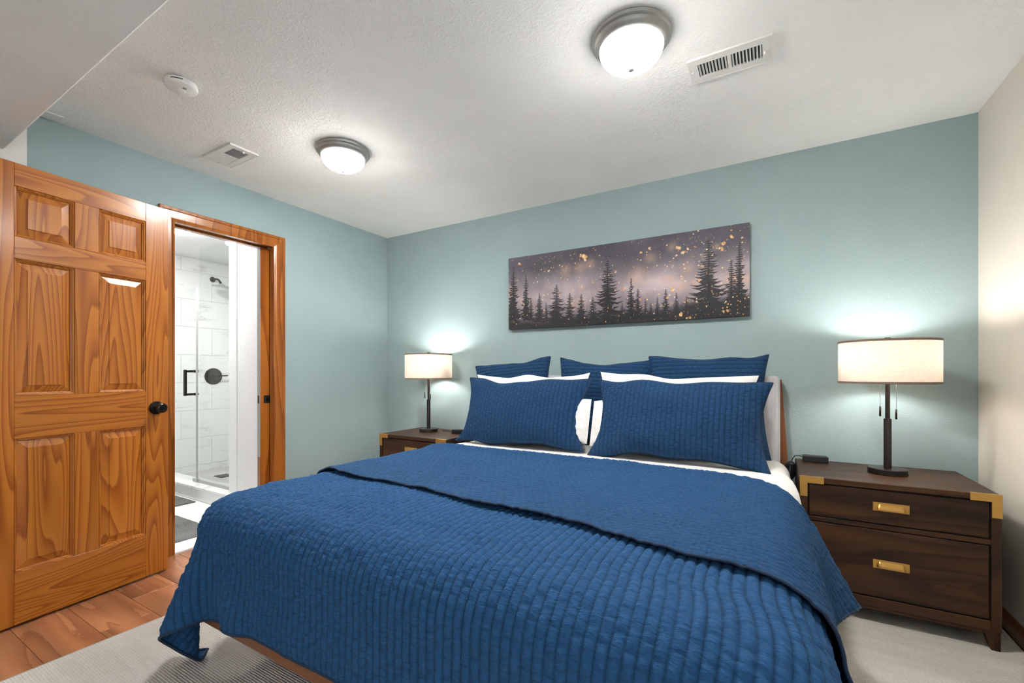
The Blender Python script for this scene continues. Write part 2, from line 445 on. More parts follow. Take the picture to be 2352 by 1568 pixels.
# baseboards
def baseboard(name, a, b, axis):
    prof = [(0, 0), (0.014, 0), (0.014, 0.055), (0.011, 0.062), (0.007, 0.068), (0.006, 0.082), (0, 0.085)]
    bm = bmesh.new(); rows = []
    for p in (a, b):
        r_ = []
        for o_, z_ in prof:
            v = {'right': (XR-o_, p, z_), 'left': (XL+o_, p, z_), 'back': (p, YB-o_, z_)}[axis]
            r_.append(bm.verts.new(v))
        rows.append(r_)
    for i in range(len(prof)-1): bm.faces.new((rows[0][i], rows[0][i+1], rows[1][i+1], rows[1][i]))
    bm.faces.new(rows[0]); bm.faces.new(list(reversed(rows[1])))
    return struct(bm_obj(name, bm, M['base']))
baseboard('baseboard_right', YREAR, YB-0.002, 'right')
baseboard('baseboard_back', XL, XR, 'back')
baseboard('baseboard_left', 2.02, YB, 'left')

# bathroom door casing (mitred, stepped profile)
prof = [(0.0, 0.0), (0.0, 0.010), (0.010, 0.014), (0.014, 0.011), (0.020, 0.013), (0.062, 0.016), (0.066, 0.021), (0.080, 0.023), (0.084, 0.018), (0.084, 0.0)]
def casing(name, xw, sgn):
    st = lambda o_: [(DO_Y0-o_+0.006, 0.0), (DO_Y0-o_+0.006, DO_Z+o_-0.006), (DO_Y1+o_-0.006, DO_Z+o_-0.006), (DO_Y1+o_-0.006, 0.0)]
    objs = []
    for s_ in range(3):
        bm = bmesh.new(); rows = []
        for e_ in (s_, s_+1):
            rows.append([bm.verts.new((xw + sgn*h_, *st(o_)[e_])) for o_, h_ in prof])
        for i in range(len(prof)-1): bm.faces.new((rows[0][i], rows[0][i+1], rows[1][i+1], rows[1][i]))
        bm.faces.new(rows[0]); bm.faces.new(list(reversed(rows[1])))
        objs.append(bm)
    return objs
bms = casing('trim_1', XL, 1)
tr1 = struct(bm_obj('trim_1', bms[0], M['casing']))
for b_ in bms[1:]: struct(bm_obj('trim_1', b_, M['casing']))
# jamb boards: hinge side and head, plus the split strips at the pocket
jm = struct(box('trim_2', (XBATH, DO_Y0-0.02, 0.0), (XL, DO_Y0, DO_Z), M['casing'], bevel=0.001))
struct(boxes('trim_3', [((XL-0.045, DO_Y0-0.02, DO_Z), (XL, DO_Y1+0.02, DO_Z+0.02)), ((XBATH, DO_Y0-0.02, DO_Z), (XL-0.115, DO_Y1+0.02, DO_Z+0.02)),
                        ((XL-0.115, DO_Y0-0.02, DO_Z+0.015), (XL-0.045, DO_Y1+0.02, DO_Z+0.02))], M['casing']))
struct(box('trim_4', (XL-0.050, DO_Y1, 0.0), (XL, DO_Y1+0.02, DO_Z), M['casing'], bevel=0.001))
struct(box('trim_5', (XBATH, DO_Y1, 0.0), (XBATH+0.040, DO_Y1+0.02, DO_Z), M['smoothwhite'], bevel=0.001))
struct(box('trim_6', (XBATH-0.02, DO_Y0-0.02, -0.008), (XL-0.005, DO_Y1+0.02, 0.010), M['smoothwhite'], bevel=0.003))   # threshold

# ------------------------------------------------------------------ bathroom shell
BX, BZC, SHY = -5.4, 2.36, 2.0
struct(box('floor_bath', (BX-0.1, 0.2, -0.08), (XBATH, 2.02, -0.002), M['bathfloor']))
struct(box('ceiling_bath', (BX-0.1, 0.2, BZC), (XBATH, 3.1, BZC+0.1), M['smoothwhite']))
struct(box('wall_bath_front', (BX-0.1, 0.1, -0.05), (XBATH, 0.2, BZC+0.1), M['bathwhite']))
struct(box('wall_bath_partition', (-3.79, SHY, -0.05), (XBATH, SHY+0.12, BZC+0.1), M['bathwhite']))
struct(box('trim_7', (-3.91, SHY-0.004, 0.0), (-3.788, SHY+0.124, BZC), M['smoothwhite'], bevel=0.004))
struct(box('wall_shower_end', (BX, 3.02, -0.05), (XBATH, 3.1, BZC+0.1), M['bathwhite']))
ws = struct(box('wall_shower', (BX-0.1, 0.2, -0.05), (BX-0.009, 3.1, BZC+0.1), M['grout']))
# 12x24 tiles in half bond on the far wall
TH, TW = 0.300, 0.600
z = 0.05; r_i = 0
zs0 = 1.015     # a course line seen in the photograph near the valve
ztop = BZC
n_below = int((zs0-0.04)/TH)+1
row0 = zs0 - n_below*TH
i = 0
zz = row0
while zz < ztop:
    z0, z1 = max(zz, 0.04), min(zz+TH, ztop)
    par = (i - n_below) % 2
    yst = 2.278 if par == 0 else 2.578
    y = yst - 4*TW
    while y < 3.05:
        a_, b_ = max(y, 0.2), min(y+TW, 3.02)
        if b_ - a_ > 0.02 and z1 - z0 > 0.01 and b_ > 1.5:
            box('tile', (BX-0.009, a_+0.001, z0+0.001), (BX, b_-0.001, z1-0.001), M['marble'], ws, bevel=0.0008)
        y += TW
    zz += TH; i += 1
struct(box('floor_shower', (BX, SHY, -0.08), (XBATH, 3.02, 0.045), M['pan']))
tag(box('shower_drain', (-4.99, 2.40, 0.044), (-4.85, 2.52, 0.052), M['blackmetal'], bevel=0.002), 'dark square drain set in the shower floor', 'drain')
cb = thing('shower_curb', 'white marble-tiled curb along the front of the shower', 'curb', (0, 0, 0))
box('curb_core', (BX, 1.966, -0.002), (-3.33, SHY+0.12, 0.100), M['grout'], cb)
for q in range(4):
    a_ = -3.335 - 0.6*q - (0.25 if q else 0.0); b_ = -3.335 - 0.6*(q+1) - 0.25
    box('tile', (max(b_, BX)+0.001, 1.957, 0.0), (a_-0.001, 1.967, 0.098), M['marble'], cb, bevel=0.0008)
box('curb_cap', (BX, 1.945, 0.099), (-3.335, SHY+0.13, 0.122), M['marble'], cb, bevel=0.002)

# ================================================================== THINGS
# ---------------- ceiling lights
def ceiling_light(loc, label, glow='dome'):
    t = thing('ceiling_light', label, 'ceiling light', loc)
    lathe('metal_pan', [(0.120, 0.0), (0.146, 0.0), (0.150, -0.006), (0.147, -0.016), (0.140, -0.021), (0.139, -0.027), (0.134, -0.034), (0.128, -0.040), (0.121, -0.044), (0.112, -0.044), (0.112, -0.002)], M['nickel'], t, 64)
    pr = [(0.1205, -0.040)]
    for q in range(1, 15):
        a = q/14*math.pi/2
        pr.append((0.1205*math.cos(a)**0.8, -0.040 - 0.075*math.sin(a)))
    pr[-1] = (0.0, -0.115)
    lathe('glass_dome', pr, M[glow], t, 56, cap=False)
    lathe('finial', [(0.0, -0.108), (0.017, -0.112), (0.018, -0.118), (0.014, -0.125), (0.007, -0.129), (0.0, -0.131)], M['greyedge'], t, 20)
    return t
ceiling_light((-0.462, 1.700, ZC), 'flush dome ceiling light with nickel rim over the bed, beside a louvred vent')
ceiling_light((-2.140, 1.720, ZC), 'flush dome ceiling light with nickel rim between the bathroom doorway and the bed')

ceiling_light((-0.90, -0.75, SOF_Z), 'dim fill dome added under the soffit beyond the foot of the bed, out of view', 'fill_dome')  # extra fixture added behind the camera to brighten ceiling and soffit

# ---------------- ceiling vents
def ceiling_vent(loc, label):
    t = thing('ceiling_vent', label, 'vent', loc)
    hx, hy, ox, oy, th = 0.153, 0.079, 0.118, 0.044, 0.009
    box('backing', (-ox-0.004, -oy-0.004, -0.0025), (ox+0.004, oy+0.004, 0.0), M['dark'], t)
    bm = bmesh.new()
    for a, b in (((-hx, -hy), (hx, -oy)), ((-hx, oy), (hx, hy)), ((-hx, -oy), (-ox, oy)), ((ox, -oy), (hx, oy))):
        bm_box(bm, (*a, -th), (*b, 0.0))
    bmesh.ops.remove_doubles(bm, verts=bm.verts, dist=1e-5)
    bm_obj('frame', bm, M['ventmetal'], t)
    for s in (-1, 1):
        box('frame_lip', (-hx-0.001, s*hy-0.002, -th-0.001), (hx+0.001, s*hy+0.002, -0.0005), M['ventmetal'], t, bevel=0.001)
    box('divider', (-0.007, -oy, -th), (0.007, oy, -0.002), M['ventmetal'], t)
    for side in (-1, 1):
        for q in range(9):
            x = side*0.007 + side*(q+0.6)*(ox-0.007)/9
            # angled blade
            tilt = 0.004*(-1 if side < 0 else 1)
            prism('slat', [(x-0.0012-tilt, -0.003), (x+0.0004-tilt, -0.003), (x+0.0012+tilt*0.2, -th+0.0005), (x-0.0008+tilt*0.2, -th+0.0005)], 'y', -oy, oy, M['ventmetal'], t)
    for s in (-1, 1):
        lathe('screw', [(0, -th-0.003), (0.003, -th-0.002), (0.004, -th)], M['chrome'], t, 12, loc=(s*0.140, 0, 0))
    box('lever', (0.123, 0.004, -th-0.010), (0.128, 0.014, -th), M['plastic'], t, bevel=0.001)
    return t
ceiling_vent((-0.145, 2.024, ZC), 'white louvred ceiling vent beside the dome light over the bed')
ceiling_vent((-2.765, 1.420, ZC), 'white louvred ceiling vent near the top of the bathroom doorway wall')

# ---------------- smoke detector
t = thing('smoke_detector', 'round white smoke detector on the ceiling', 'smoke detector', (-2.262, 0.955, ZC))
lathe('body', [(0.0, 0.0), (0.052, 0.0), (0.060, -0.004), (0.062, -0.018), (0.060, -0.026), (0.050, -0.033), (0.0, -0.036)], M['plastic'], t, 48)
lathe('test_button', [(0.0, -0.0395), (0.014, -0.039), (0.017, -0.035)], M['plastic'], t, 24)
for a0 in (95, 200, 300):
    pts = [(0.0615*math.cos(R(a0+q*6)), 0.0615*math.sin(R(a0+q*6)), -0.015) for q in range(8)]
    tube('sensor_slot', pts, 0.0022, M['dark'], t, 6)
box('indicator', (0.024, -0.006, -0.0372), (0.036, 0.006, -0.034), M['nickel'], t)

tag(box('cover_plate', (-3.150, 0.640, ZC-0.008), (-3.070, 0.785, ZC), M['plastic'], bevel=0.002), 'small white cover plate on the ceiling tucked against the soffit', 'cover plate')

# ---------------- entry door, six panels
DW, DH, DT = 0.722, 2.031, 0.035
da = math.atan2(math.cos(R(8.2)), -math.sin(R(8.2)))
dd = Vector((-math.sin(R(8.2)), math.cos(R(8.2))))
hinge = Vector((-2.946, 1.179)) - dd*DW
t = thing('entry_door', 'open six-panel stained pine door with black knob', 'door', (hinge.x, hinge.y, 0.012), da)
xs = (0.108, 0.313, 0.408, 0.612)      # from hinge edge: stile | panel | mullion | panel | stile
zs = ((0.228, 0.818), (1.008, 1.610), (1.708, 1.930))
B = 0.0015
box('stile', (0, 0, 0), (xs[0], DT, DH), M['pine_v'], t, B)
box('stile', (xs[3], 0, 0), (DW, DT, DH), M['pine_v'], t, B)
for z0, z1 in ((0, zs[0][0]), (zs[0][1], zs[1][0]), (zs[1][1], zs[2][0]), (zs[2][1], DH)):
    box('rail', (xs[0], 0.0003, z0), (xs[3], DT-0.0003, z1), M['pine_h'], t, B)
for z0, z1 in zs:
    box('mullion', (xs[1], 0.0003, z0), (xs[2], DT-0.0003, z1), M['pine_v'], t, B)
    for x0, x1 in ((xs[0], xs[1]), (xs[2], xs[3])):
        # sticking (moulded edge) round the opening
        bm = bmesh.new(); P = [(0.0, 0.0), (0.002, 0.004), (0.006, 0.0055), (0.008, 0.010), (0.0115, 0.0115), (0.0125, 0.0168)]
        for side in (0, 1):
            rows = []
            for o_, dp in P:
                yy = dp if side == 0 else DT-dp
                rows.append([bm.verts.new(p) for p in ((x0+o_, yy, z0+o_), (x1-o_, yy, z0+o_), (x1-o_, yy, z1-o_), (x0+o_, yy, z1-o_))])
            for a_, b_ in zip(rows[:-1], rows[1:]):
                for q in range(4): bm.faces.new((a_[q], a_[(q+1) % 4], b_[(q+1) % 4], b_[q]))
        bm_obj('panel_moulding', bm, M['pine_v'], t)
        bm = bmesh.new(); P = [(0.0, 0.0168), (0.0125, 0.0168), (0.0165, 0.0155), (0.043, 0.0085), (0.0435, 0.0055), (0.046, 0.005)]
        for side in (0, 1):
            rows = []
            for o_, dp in P:
                yy = dp if side == 0 else DT-dp
                rows.append([bm.verts.new(p) for p in ((x0+o_, yy, z0+o_), (x1-o_, yy, z0+o_), (x1-o_, yy, z1-o_), (x0+o_, yy, z1-o_))])
            for a_, b_ in zip(rows[:-1], rows[1:]):
                for q in range(4): bm.faces.new((a_[q], a_[(q+1) % 4], b_[(q+1) % 4], b_[q]))
            bm.faces.new(rows[-1])
        bm_obj('panel', bm, M['pine_v'], t)
RY = Matrix.Rotation(R(90), 4, 'X')   # lathe axis z -> -y (towards the room)
kn = (DW-0.062, 0.0, 0.915)
rose = lathe('knob_rose', [(0.0, 0.0), (0.034, 0.0), (0.036, 0.004), (0.033, 0.009), (0.018, 0.013), (0.0, 0.014)], M['blackmetal'], t, 40, loc=kn, rot=RY)
lathe('knob', [(0.0, 0.010), (0.013, 0.010), (0.012, 0.024), (0.016, 0.032), (0.025, 0.040), (0.028, 0.050), (0.026, 0.060), (0.018, 0.066), (0.017, 0.064), (0.010, 0.063), (0.009, 0.066), (0.004, 0.066), (0.003, 0.062), (0.0, 0.062)], M['blackmetal'], t, 40, loc=kn, rot=RY)
lathe('knob', [(0.0, 0.0), (0.034, 0.0), (0.033, 0.009), (0.013, 0.014), (0.012, 0.024), (0.026, 0.045), (0.018, 0.064), (0.0, 0.065)], M['blackmetal'], t, 32, loc=(kn[0], DT, kn[2]), rot=Matrix.Rotation(R(-90), 4, 'X'))
box('latch_plate', (DW-0.001, 0.006, 0.885), (DW+0.001, DT-0.006, 0.945), M['blackmetal'], t)
for hz in (0.2, 1.0, 1.8):
    tube('hinge', [(-0.006, -0.004, hz-0.045), (-0.006, -0.004, hz+0.045)], 0.006, M['blackmetal'], t, 10)

# ---------------- pocket door to the bathroom
t = thing('pocket_door', 'stained wood pocket door slid almost fully into the bathroom wall', 'door', (0, 0, 0))
box('slab', (-3.276, 1.8725, 0.015), (-3.240, 2.45, 2.045), M['casing'], t, 0.001)
box('edge_strip', (-3.2755, 1.8705, 0.50), (-3.2405, 1.8728, 2.043), M['greyedge'], t)
pl = box('flush_pull', (-3.2405, 1.898, 0.895), (-3.2375, 1.952, 0.953), M['black'], t, 0.001)
lathe('pull_ring', [(0.0, 0.001), (0.012, 0.001), (0.016, 0.003), (0.017, 0.0)], M['blackmetal'], pl, 24, loc=(-3.2375, 1.926, 0.924), rot=Matrix.Rotation(R(90), 4, 'Y'))
box('edge_latch', (-3.266, 1.8690, 0.895), (-3.250, 1.8710, 0.953), M['blackmetal'], t)

# ---------------- shower fittings
t = thing('shower_door', 'frameless glass shower door with black pull handle', 'shower door', (0, 0, 0))
box('pane', (-5.385, 2.018, 0.135), (-4.500, 2.028, 1.895), M['glass'], t)
box('edge_seal', (-4.503, 2.016, 0.135), (-4.493, 2.030, 1.895), M['greyedge'], t)
for z_ in (0.925, 1.135):
    tube('standoff', [(-4.56, 2.020, z_), (-4.56, 1.955, z_)], 0.011, M['blackmetal'], t, 14)
for z_ in (0.925, 1.135):
    tube('standoff', [(-4.56, 2.026, z_), (-4.56, 2.06, z_)], 0.013, M['blackmetal'], t, 14)
box('handle', (-4.572, 1.944, 0.912), (-4.548, 1.966, 1.148), M['blackmetal'], t, 0.002)
t = thing('glass_screen', 'fixed glass shower panel standing in a grey floor channel', 'glass panel', (0, 0, 0))
box('pane', (-4.490, 2.040, 0.130), (-3.905, 2.050, 2.25), M['glass'], t)
box('bottom_channel', (-4.60, 2.032, 0.120), (-3.905, 2.058, 0.150), M['greyedge'], t, 0.001)
t = thing('rain_shower', 'round black shower head on an arm from the tiled wall', 'shower head', (BX, 2.585, 2.165))
RX = Matrix.Rotation(R(90), 4, 'Y')
lathe('flange', [(0.0, 0.0), (0.030, 0.0), (0.030, 0.004), (0.018, 0.012), (0.0, 0.013)], M['blackmetal'], t, 24, rot=RX)
arm = [(0.0, 0, 0), (0.06, 0, 0.0), (0.10, 0, -0.006), (0.135, 0, -0.022), (0.165, 0, -0.05), (0.178, 0, -0.068)]
tube('arm', arm, 0.011, M['blackmetal'], t, 12)
lathe('spray_disc', [(0.0, 0.035), (0.016, 0.032), (0.030, 0.012), (0.090, 0.004), (0.092, -0.004), (0.088, -0.010), (0.0, -0.011)], M['greyedge'], t, 40, loc=(0.188, 0, -0.098), rot=Matrix.Rotation(R(14), 4, 'Y'))
t = thing('shower_valve', 'round black shower valve plate with lever', 'shower valve', (BX, 2.593, 1.081))
lathe('plate', [(0.0, 0.0), (0.090, 0.0), (0.092, 0.004), (0.086, 0.010), (0.040, 0.013), (0.0, 0.014)], M['blackmetal'], t, 48, rot=RX)
lathe('hub', [(0.0, 0.0), (0.030, 0.0), (0.028, 0.040), (0.022, 0.055), (0.0, 0.058)], M['blackmetal'], t, 28, rot=RX)
tube('lever', [(0.048, 0.0, 0.0), (0.050, 0.06, 0.004), (0.052, 0.125, 0.008)], 0.008, M['blackmetal'], t, 12)
t = thing('bath_ceiling_light', 'glowing round ceiling light in the bathroom', 'ceiling light', (-4.31, 1.72, BZC))
lathe('rim', [(0.17, 0.0), (0.186, 0.0), (0.186, -0.018), (0.176, -0.024), (0.17, -0.02)], M['plastic'], t, 56)
lathe('diffuser', [(0.176, -0.012), (0.172, -0.030), (0.14, -0.045), (0.0, -0.052)], M['bathlight'], t, 56, cap=False)

def bath_mat(pts, label, zt=0.008):
    bm = bmesh.new()
    a = [bm.verts.new((*p, -0.002)) for p in pts]; b = [bm.verts.new((*p, zt)) for p in pts]
    bm.faces.new(a); bm.faces.new(b)
    for q in range(4): bm.faces.new((a[q], a[(q+1) % 4], b[(q+1) % 4], b[q]))
    bmesh.ops.bevel(bm, geom=list(bm.edges), offset=0.003, segments=2, affect='EDGES')
    o = bm_obj('bath_mat', bm, M['bathmat']); return tag(o, label, 'mat', 'dark woven mats on the bathroom floor')
bath_mat([(-4.02, 0.62), (-3.36, 0.62), (-3.36, 1.66), (-4.02, 1.66)], 'charcoal woven bath mat just inside the bathroom doorway')
bath_mat([(-5.2, 1.45), (-4.30, 1.45), (-4.30, 1.925), (-5.2, 1.925)], 'charcoal woven bath mat lying along the shower curb')

# ---------------- rug
rg = thing('area_rug', 'pale greige woven rug with bound edge under the bed', 'rug', (0, 0, 0))
box('rug_field', (-2.385, -1.3, 0.0), (0.872, 3.03, FLOOR_RUG), M['rug'], rg, 0.003)
tube('binding', [(-2.385, -1.3+q*0.1, FLOOR_RUG*0.55) for q in range(44)], FLOOR_RUG*0.55, M['rugedge'], rg, 8)

# ---------------- nightstands
NW, ND, NH = 0.671, 0.500, 0.622
def nightstand():
    t = empty('nightstand')
    # local origin: front-left foot corner, x to the right, y to the wall
    leg_z = 0.075
    for sx in (0, 1):
        for sy in (0, 1):
            x_out = 0.0 if sx == 0 else NW; y_out = 0.002 if sy == 0 else ND-0.002
            dx = 1 if sx == 0 else -1; dy = 1 if sy == 0 else -1
            bm = bmesh.new()
            top = [(x_out+0.003*dx, y_out), (x_out+0.052*dx, y_out), (x_out+0.052*dx, y_out+0.05*dy), (x_out+0.003*dx, y_out+0.05*dy)]
            bot = [(x_out+0.003*dx, y_out), (x_out+0.030*dx, y_out), (x_out+0.030*dx, y_out+0.028*dy), (x_out+0.003*dx, y_out+0.028*dy)]
            a = [bm.verts.new((*p, 0.0)) for p in bot]; b = [bm.verts.new((*p, leg_z+0.002)) for p in top]
            bm.faces.new(a); bm.faces.new(b)
            for q in range(4): bm.faces.new((a[q], a[(q+1) % 4], b[(q+1) % 4], b[q]))
            bm_obj('leg', bm, M['walnut_v'], t)
    z0 = leg_z
    # carcass: side panels, back, bottom, dark interior liner behind the drawer gaps
    for x0 in (0.0, NW-0.030):
        box('side_panel', (x0, 0.0, z0), (x0+0.030, ND, NH-0.026), M['walnut_v'], t, 0.0015)
    box('back_panel', (0.030, ND-0.012, z0), (NW-0.030, ND, NH-0.026), M['walnut_h'], t)
    box('liner', (0.030, 0.012, z0+0.02), (NW-0.030, 0.020, NH-0.027), M['dark'], t)
    box('bottom_rail', (0.030, 0.0, z0+0.002), (NW-0.030, 0.02, 0.116), M['walnut_h'], t, 0.0015)
    box('apron', (0.045, 0.010, z0-0.016), (NW-0.045, 0.030, z0+0.004), M['walnut_h'], t, 0.002)
    box('divider_rail', (0.030, 0.002, 0.420), (NW-0.030, 0.02, 0.440), M['walnut_h'], t, 0.0015)
    box('top', (0.0, -0.001, NH-0.026), (NW, ND, NH), M['walnut_h'], t, 0.0025)
    for dz0, dz1, hz in ((0.121, 0.415, 0.268), (0.445, 0.591, 0.520)):
        d = box('drawer', (0.0355, 0.002, dz0), (NW-0.0355, 0.03, dz1), M['walnut_h'], t, 0.002)
        xc = NW/2 - 0.004; pw, ph = 0.124, 0.038
        h = box('pull_plate', (xc-pw/2, -0.0005, hz-ph/2), (xc+pw/2, 0.003, hz+ph/2), M['brass'], d, 0.001)
        # half-round cup with a lip at the bottom
        nu, nv = 29, 11; V = []
        for a in range(nu):
            for b in range(nv):
                u = -1+2*a/(nu-1); v = b/(nv-1)
                hx_, hz_ = 0.050, 0.026
                su = abs(u)
                edge = 1.0 if su < 0.72 else math.sqrt(max(0.0, 1-((su-0.72)/0.28)**2))
                zz_ = hz - 0.013 + hz_*v*edge
                prot = 0.013*edge*math.sin(math.pi*min(1, 0.42+0.58*v))**0.8 if v < 1 else 0.0
                V.append((xc+u*hx_, -0.001-prot*max(0.0, 1)**1, zz_))
        mesh_obj('pull_cup', V, grid_faces(nu, nv).tolist(), M['brass'], d, True)
    # brass corner brackets
    for s in (0, 1):
        f = (lambda x: x) if s == 0 else (lambda x: NW-x)
        arm, wd = 0.092, 0.029
        poly = [(f(-0.001), NH+0.001), (f(arm), NH+0.001), (f(arm), NH-wd), (f(wd), NH-wd), (f(wd), NH-arm), (f(-0.001), NH-arm)]
        br = prism('corner_bracket', poly, 'y', -0.003, 0.001, M['brass'], t)
        box('bracket_top', (min(f(-0.001), f(arm)), -0.003, NH-0.001), (max(f(-0.001), f(arm)), 0.010, NH+0.0015), M['brass'], br)
        for (sx_, sz_) in ((0.013, NH-0.012), (0.080, NH-0.014), (0.013, NH-0.080)):
            lathe('screw', [(0.0, 0.0008), (0.0022, 0.0006), (0.0026, 0.0)], M['brass'], br, 10, loc=(f(sx_), -0.003, sz_), rot=RY)
    return t
ns = nightstand()
ns.location = (0.122, 2.490, FLOOR_RUG)
tag(ns, 'dark walnut two-drawer nightstand with brass corners against the cream wall', 'nightstand', 'matching nightstands either side of the bed')
n2 = copy_tree(ns); n2.location = (-2.700, 2.520, FLOOR_RUG)
n2['label'] = 'dark walnut two-drawer nightstand with brass corners in the corner of the teal walls'
NTOP = FLOOR_RUG + NH

# ---------------- table lamps
def table_lamp(loc, label, led=None):
    t = thing('table_lamp', label, 'lamp', loc, group='table lamps on the nightstands')
    lathe('base', [(0.0, 0.0), (0.074, 0.0), (0.0765, 0.002), (0.0765, 0.024), (0.074, 0.027), (0.0, 0.027)], M['bronze'], t, 56)
    lathe('lower_pole', [(0.0, 0.026), (0.0155, 0.026), (0.0155, 0.262), (0.0145, 0.265), (0.0, 0.265)], M['bronze'], t, 28)
    lathe('upper_pole', [(0.0, 0.262), (0.0095, 0.262), (0.0095, 0.50), (0.0, 0.50)], M['bronze'], t, 20)
    lathe('socket_hub', [(0.0, 0.50), (0.014, 0.50), (0.014, 0.535), (0.004, 0.54), (0.004, 0.632), (0.0, 0.632)], M['bronze'], t, 20)
    RS, Z0, Z1 = 0.193, 0.437, 0.640
    sh = lathe('shade', [(RS, Z0), (RS, Z1)], M['shade'], t, 72, cap=False)
    for z0, z1 in ((Z0-0.002, Z0+0.008), (Z1-0.008, Z1+0.002)):
        lathe('shade_trim', [(RS+0.0006, z0), (RS+0.0018, z0), (RS+0.0018, z1), (RS+0.0006, z1), (RS+0.0006, z0)], M['shadetrim'], sh, 72, cap=False)
    for a in (0, 120, 240):
        tube('spider_arm', [(0.004*math.cos(R(a)), 0.004*math.sin(R(a)), Z1-0.012), (RS*math.cos(R(a)), RS*math.sin(R(a)), Z1-0.004)], 0.0018, M['bronze'], t, 6)
    lathe('finial', [(0.0, 0.628), (0.007, 0.630), (0.007, 0.642), (0.0125, 0.643), (0.0125, 0.656), (0.0, 0.657)], M['bronze'], t, 20)
    for s in (-1, 1):
        # bulbs lie sideways in the two sockets
        tube('socket', [(s*0.012, 0, 0.520), (s*0.045, 0, 0.524)], 0.012, M['bronze'], t, 12)
        lathe('bulb', [(0.0, 0.0), (0.012, 0.004), (0.016, 0.018), (0.027, 0.045), (0.027, 0.06), (0.017, 0.078), (0.0, 0.084)], M['bulb'], t, 20, loc=(s*0.045, 0, 0.524), rot=Matrix.Rotation(R(90*s), 4, 'Y'))
        ld = bpy.data.lights.new('bulb_light', 'POINT'); ld.energy = LAMP_W; ld.color = (1, 0.985, 0.96); ld.shadow_soft_size = 0.030
        lo = bpy.data.objects.new('bulb_light', ld); link(lo, t); lo.location = (s*0.065, -0.0, 0.560)
        cx_ = s*0.030; zb = 0.300 if s < 0 else 0.288
        ch = tube('pull_chain', [(cx_, -0.012, 0.52), (cx_, -0.012, zb+0.024)], 0.0009, M['chrome'], t, 6)
        for q in range(30):
            pass
        tube('pull_fob', [(cx_, -0.012, zb+0.024), (cx_, -0.012, zb-0.024)], 0.0042, M['bronze'], ch, 10)
    return t
table_lamp((0.490, 2.762, NTOP), 'drum-shade table lamp with pull chains on the nightstand by the cream wall')
table_lamp((-2.452, 2.822, NTOP), 'drum-shade table lamp with pull chains on the nightstand in the teal corner')

# ---------------- charging boxes on the nightstands
def charging_box(loc, rz, label, ports):
    t = thing('charging_box', label, 'charger', loc, rz)
    box('case', (-0.058, -0.028, 0.0), (0.058, 0.028, 0.032), M['black'], t, 0.004, 2)
    box('top_plate', (-0.050, -0.022, 0.0318), (0.050, 0.022, 0.0335), M['bronze'], t, 0.0006)
    for q in range(ports):
        box('port', (-0.040+q*0.016, -0.0288, 0.010), (-0.034+q*0.016, -0.0278, 0.022), M['dark'], t)
    return t
charging_box((0.212, 2.925, NTOP), 0, 'black charging box at the back of the nightstand by the cream wall', 0)
cb1 = [(0.156, 2.925, NTOP+0.022), (0.140, 2.925, NTOP+0.028), (0.120, 2.925, NTOP+0.025), (0.106, 2.923, NTOP+0.005), (0.100, 2.920, NTOP-0.04), (0.098, 2.915, NTOP-0.10)]
t = thing('power_cable', 'coiled black power cable beside the headboard post', 'cable', (0, 0, 0))
tube('lead', cb1, 0.0028, M['black'], t, 8)
for q in range(5):
    cxq = 0.094 + 0.005*q - 0.008; rr_ = 0.032+0.003*(q % 2)
    tube('loop', [(cxq + 0.016*math.cos(R(a)), 2.895+0.012*q-0.02 + 0.006*math.sin(R(a)), NTOP-0.055 + rr_*1.4*math.sin(R(a))) for a in range(0, 360, 20)], 0.0028, M['black'], t, 8, closed=True)
tube('tie', [(0.094+0.022*math.cos(R(a)), 2.895+0.034*math.sin(R(a)), NTOP-0.015) for a in range(0, 360, 30)], 0.003, M['black'], t, 8, closed=True)
t2 = charging_box((-2.155, 2.850, NTOP), R(22), 'black charging box with ports beside the lamp in the teal corner', 4)
t = tag(tube('thin_cord', [(-2.37, 2.90, NTOP+0.003), (-2.33, 2.915, NTOP+0.003), (-2.27, 2.90, NTOP+0.004), (-2.225, 2.87, NTOP+0.010), (-2.209, 2.828, NTOP+0.014)], 0.0025, M['black'], None, 8),
        'thin black cord between lamp base and charging box', 'cord')

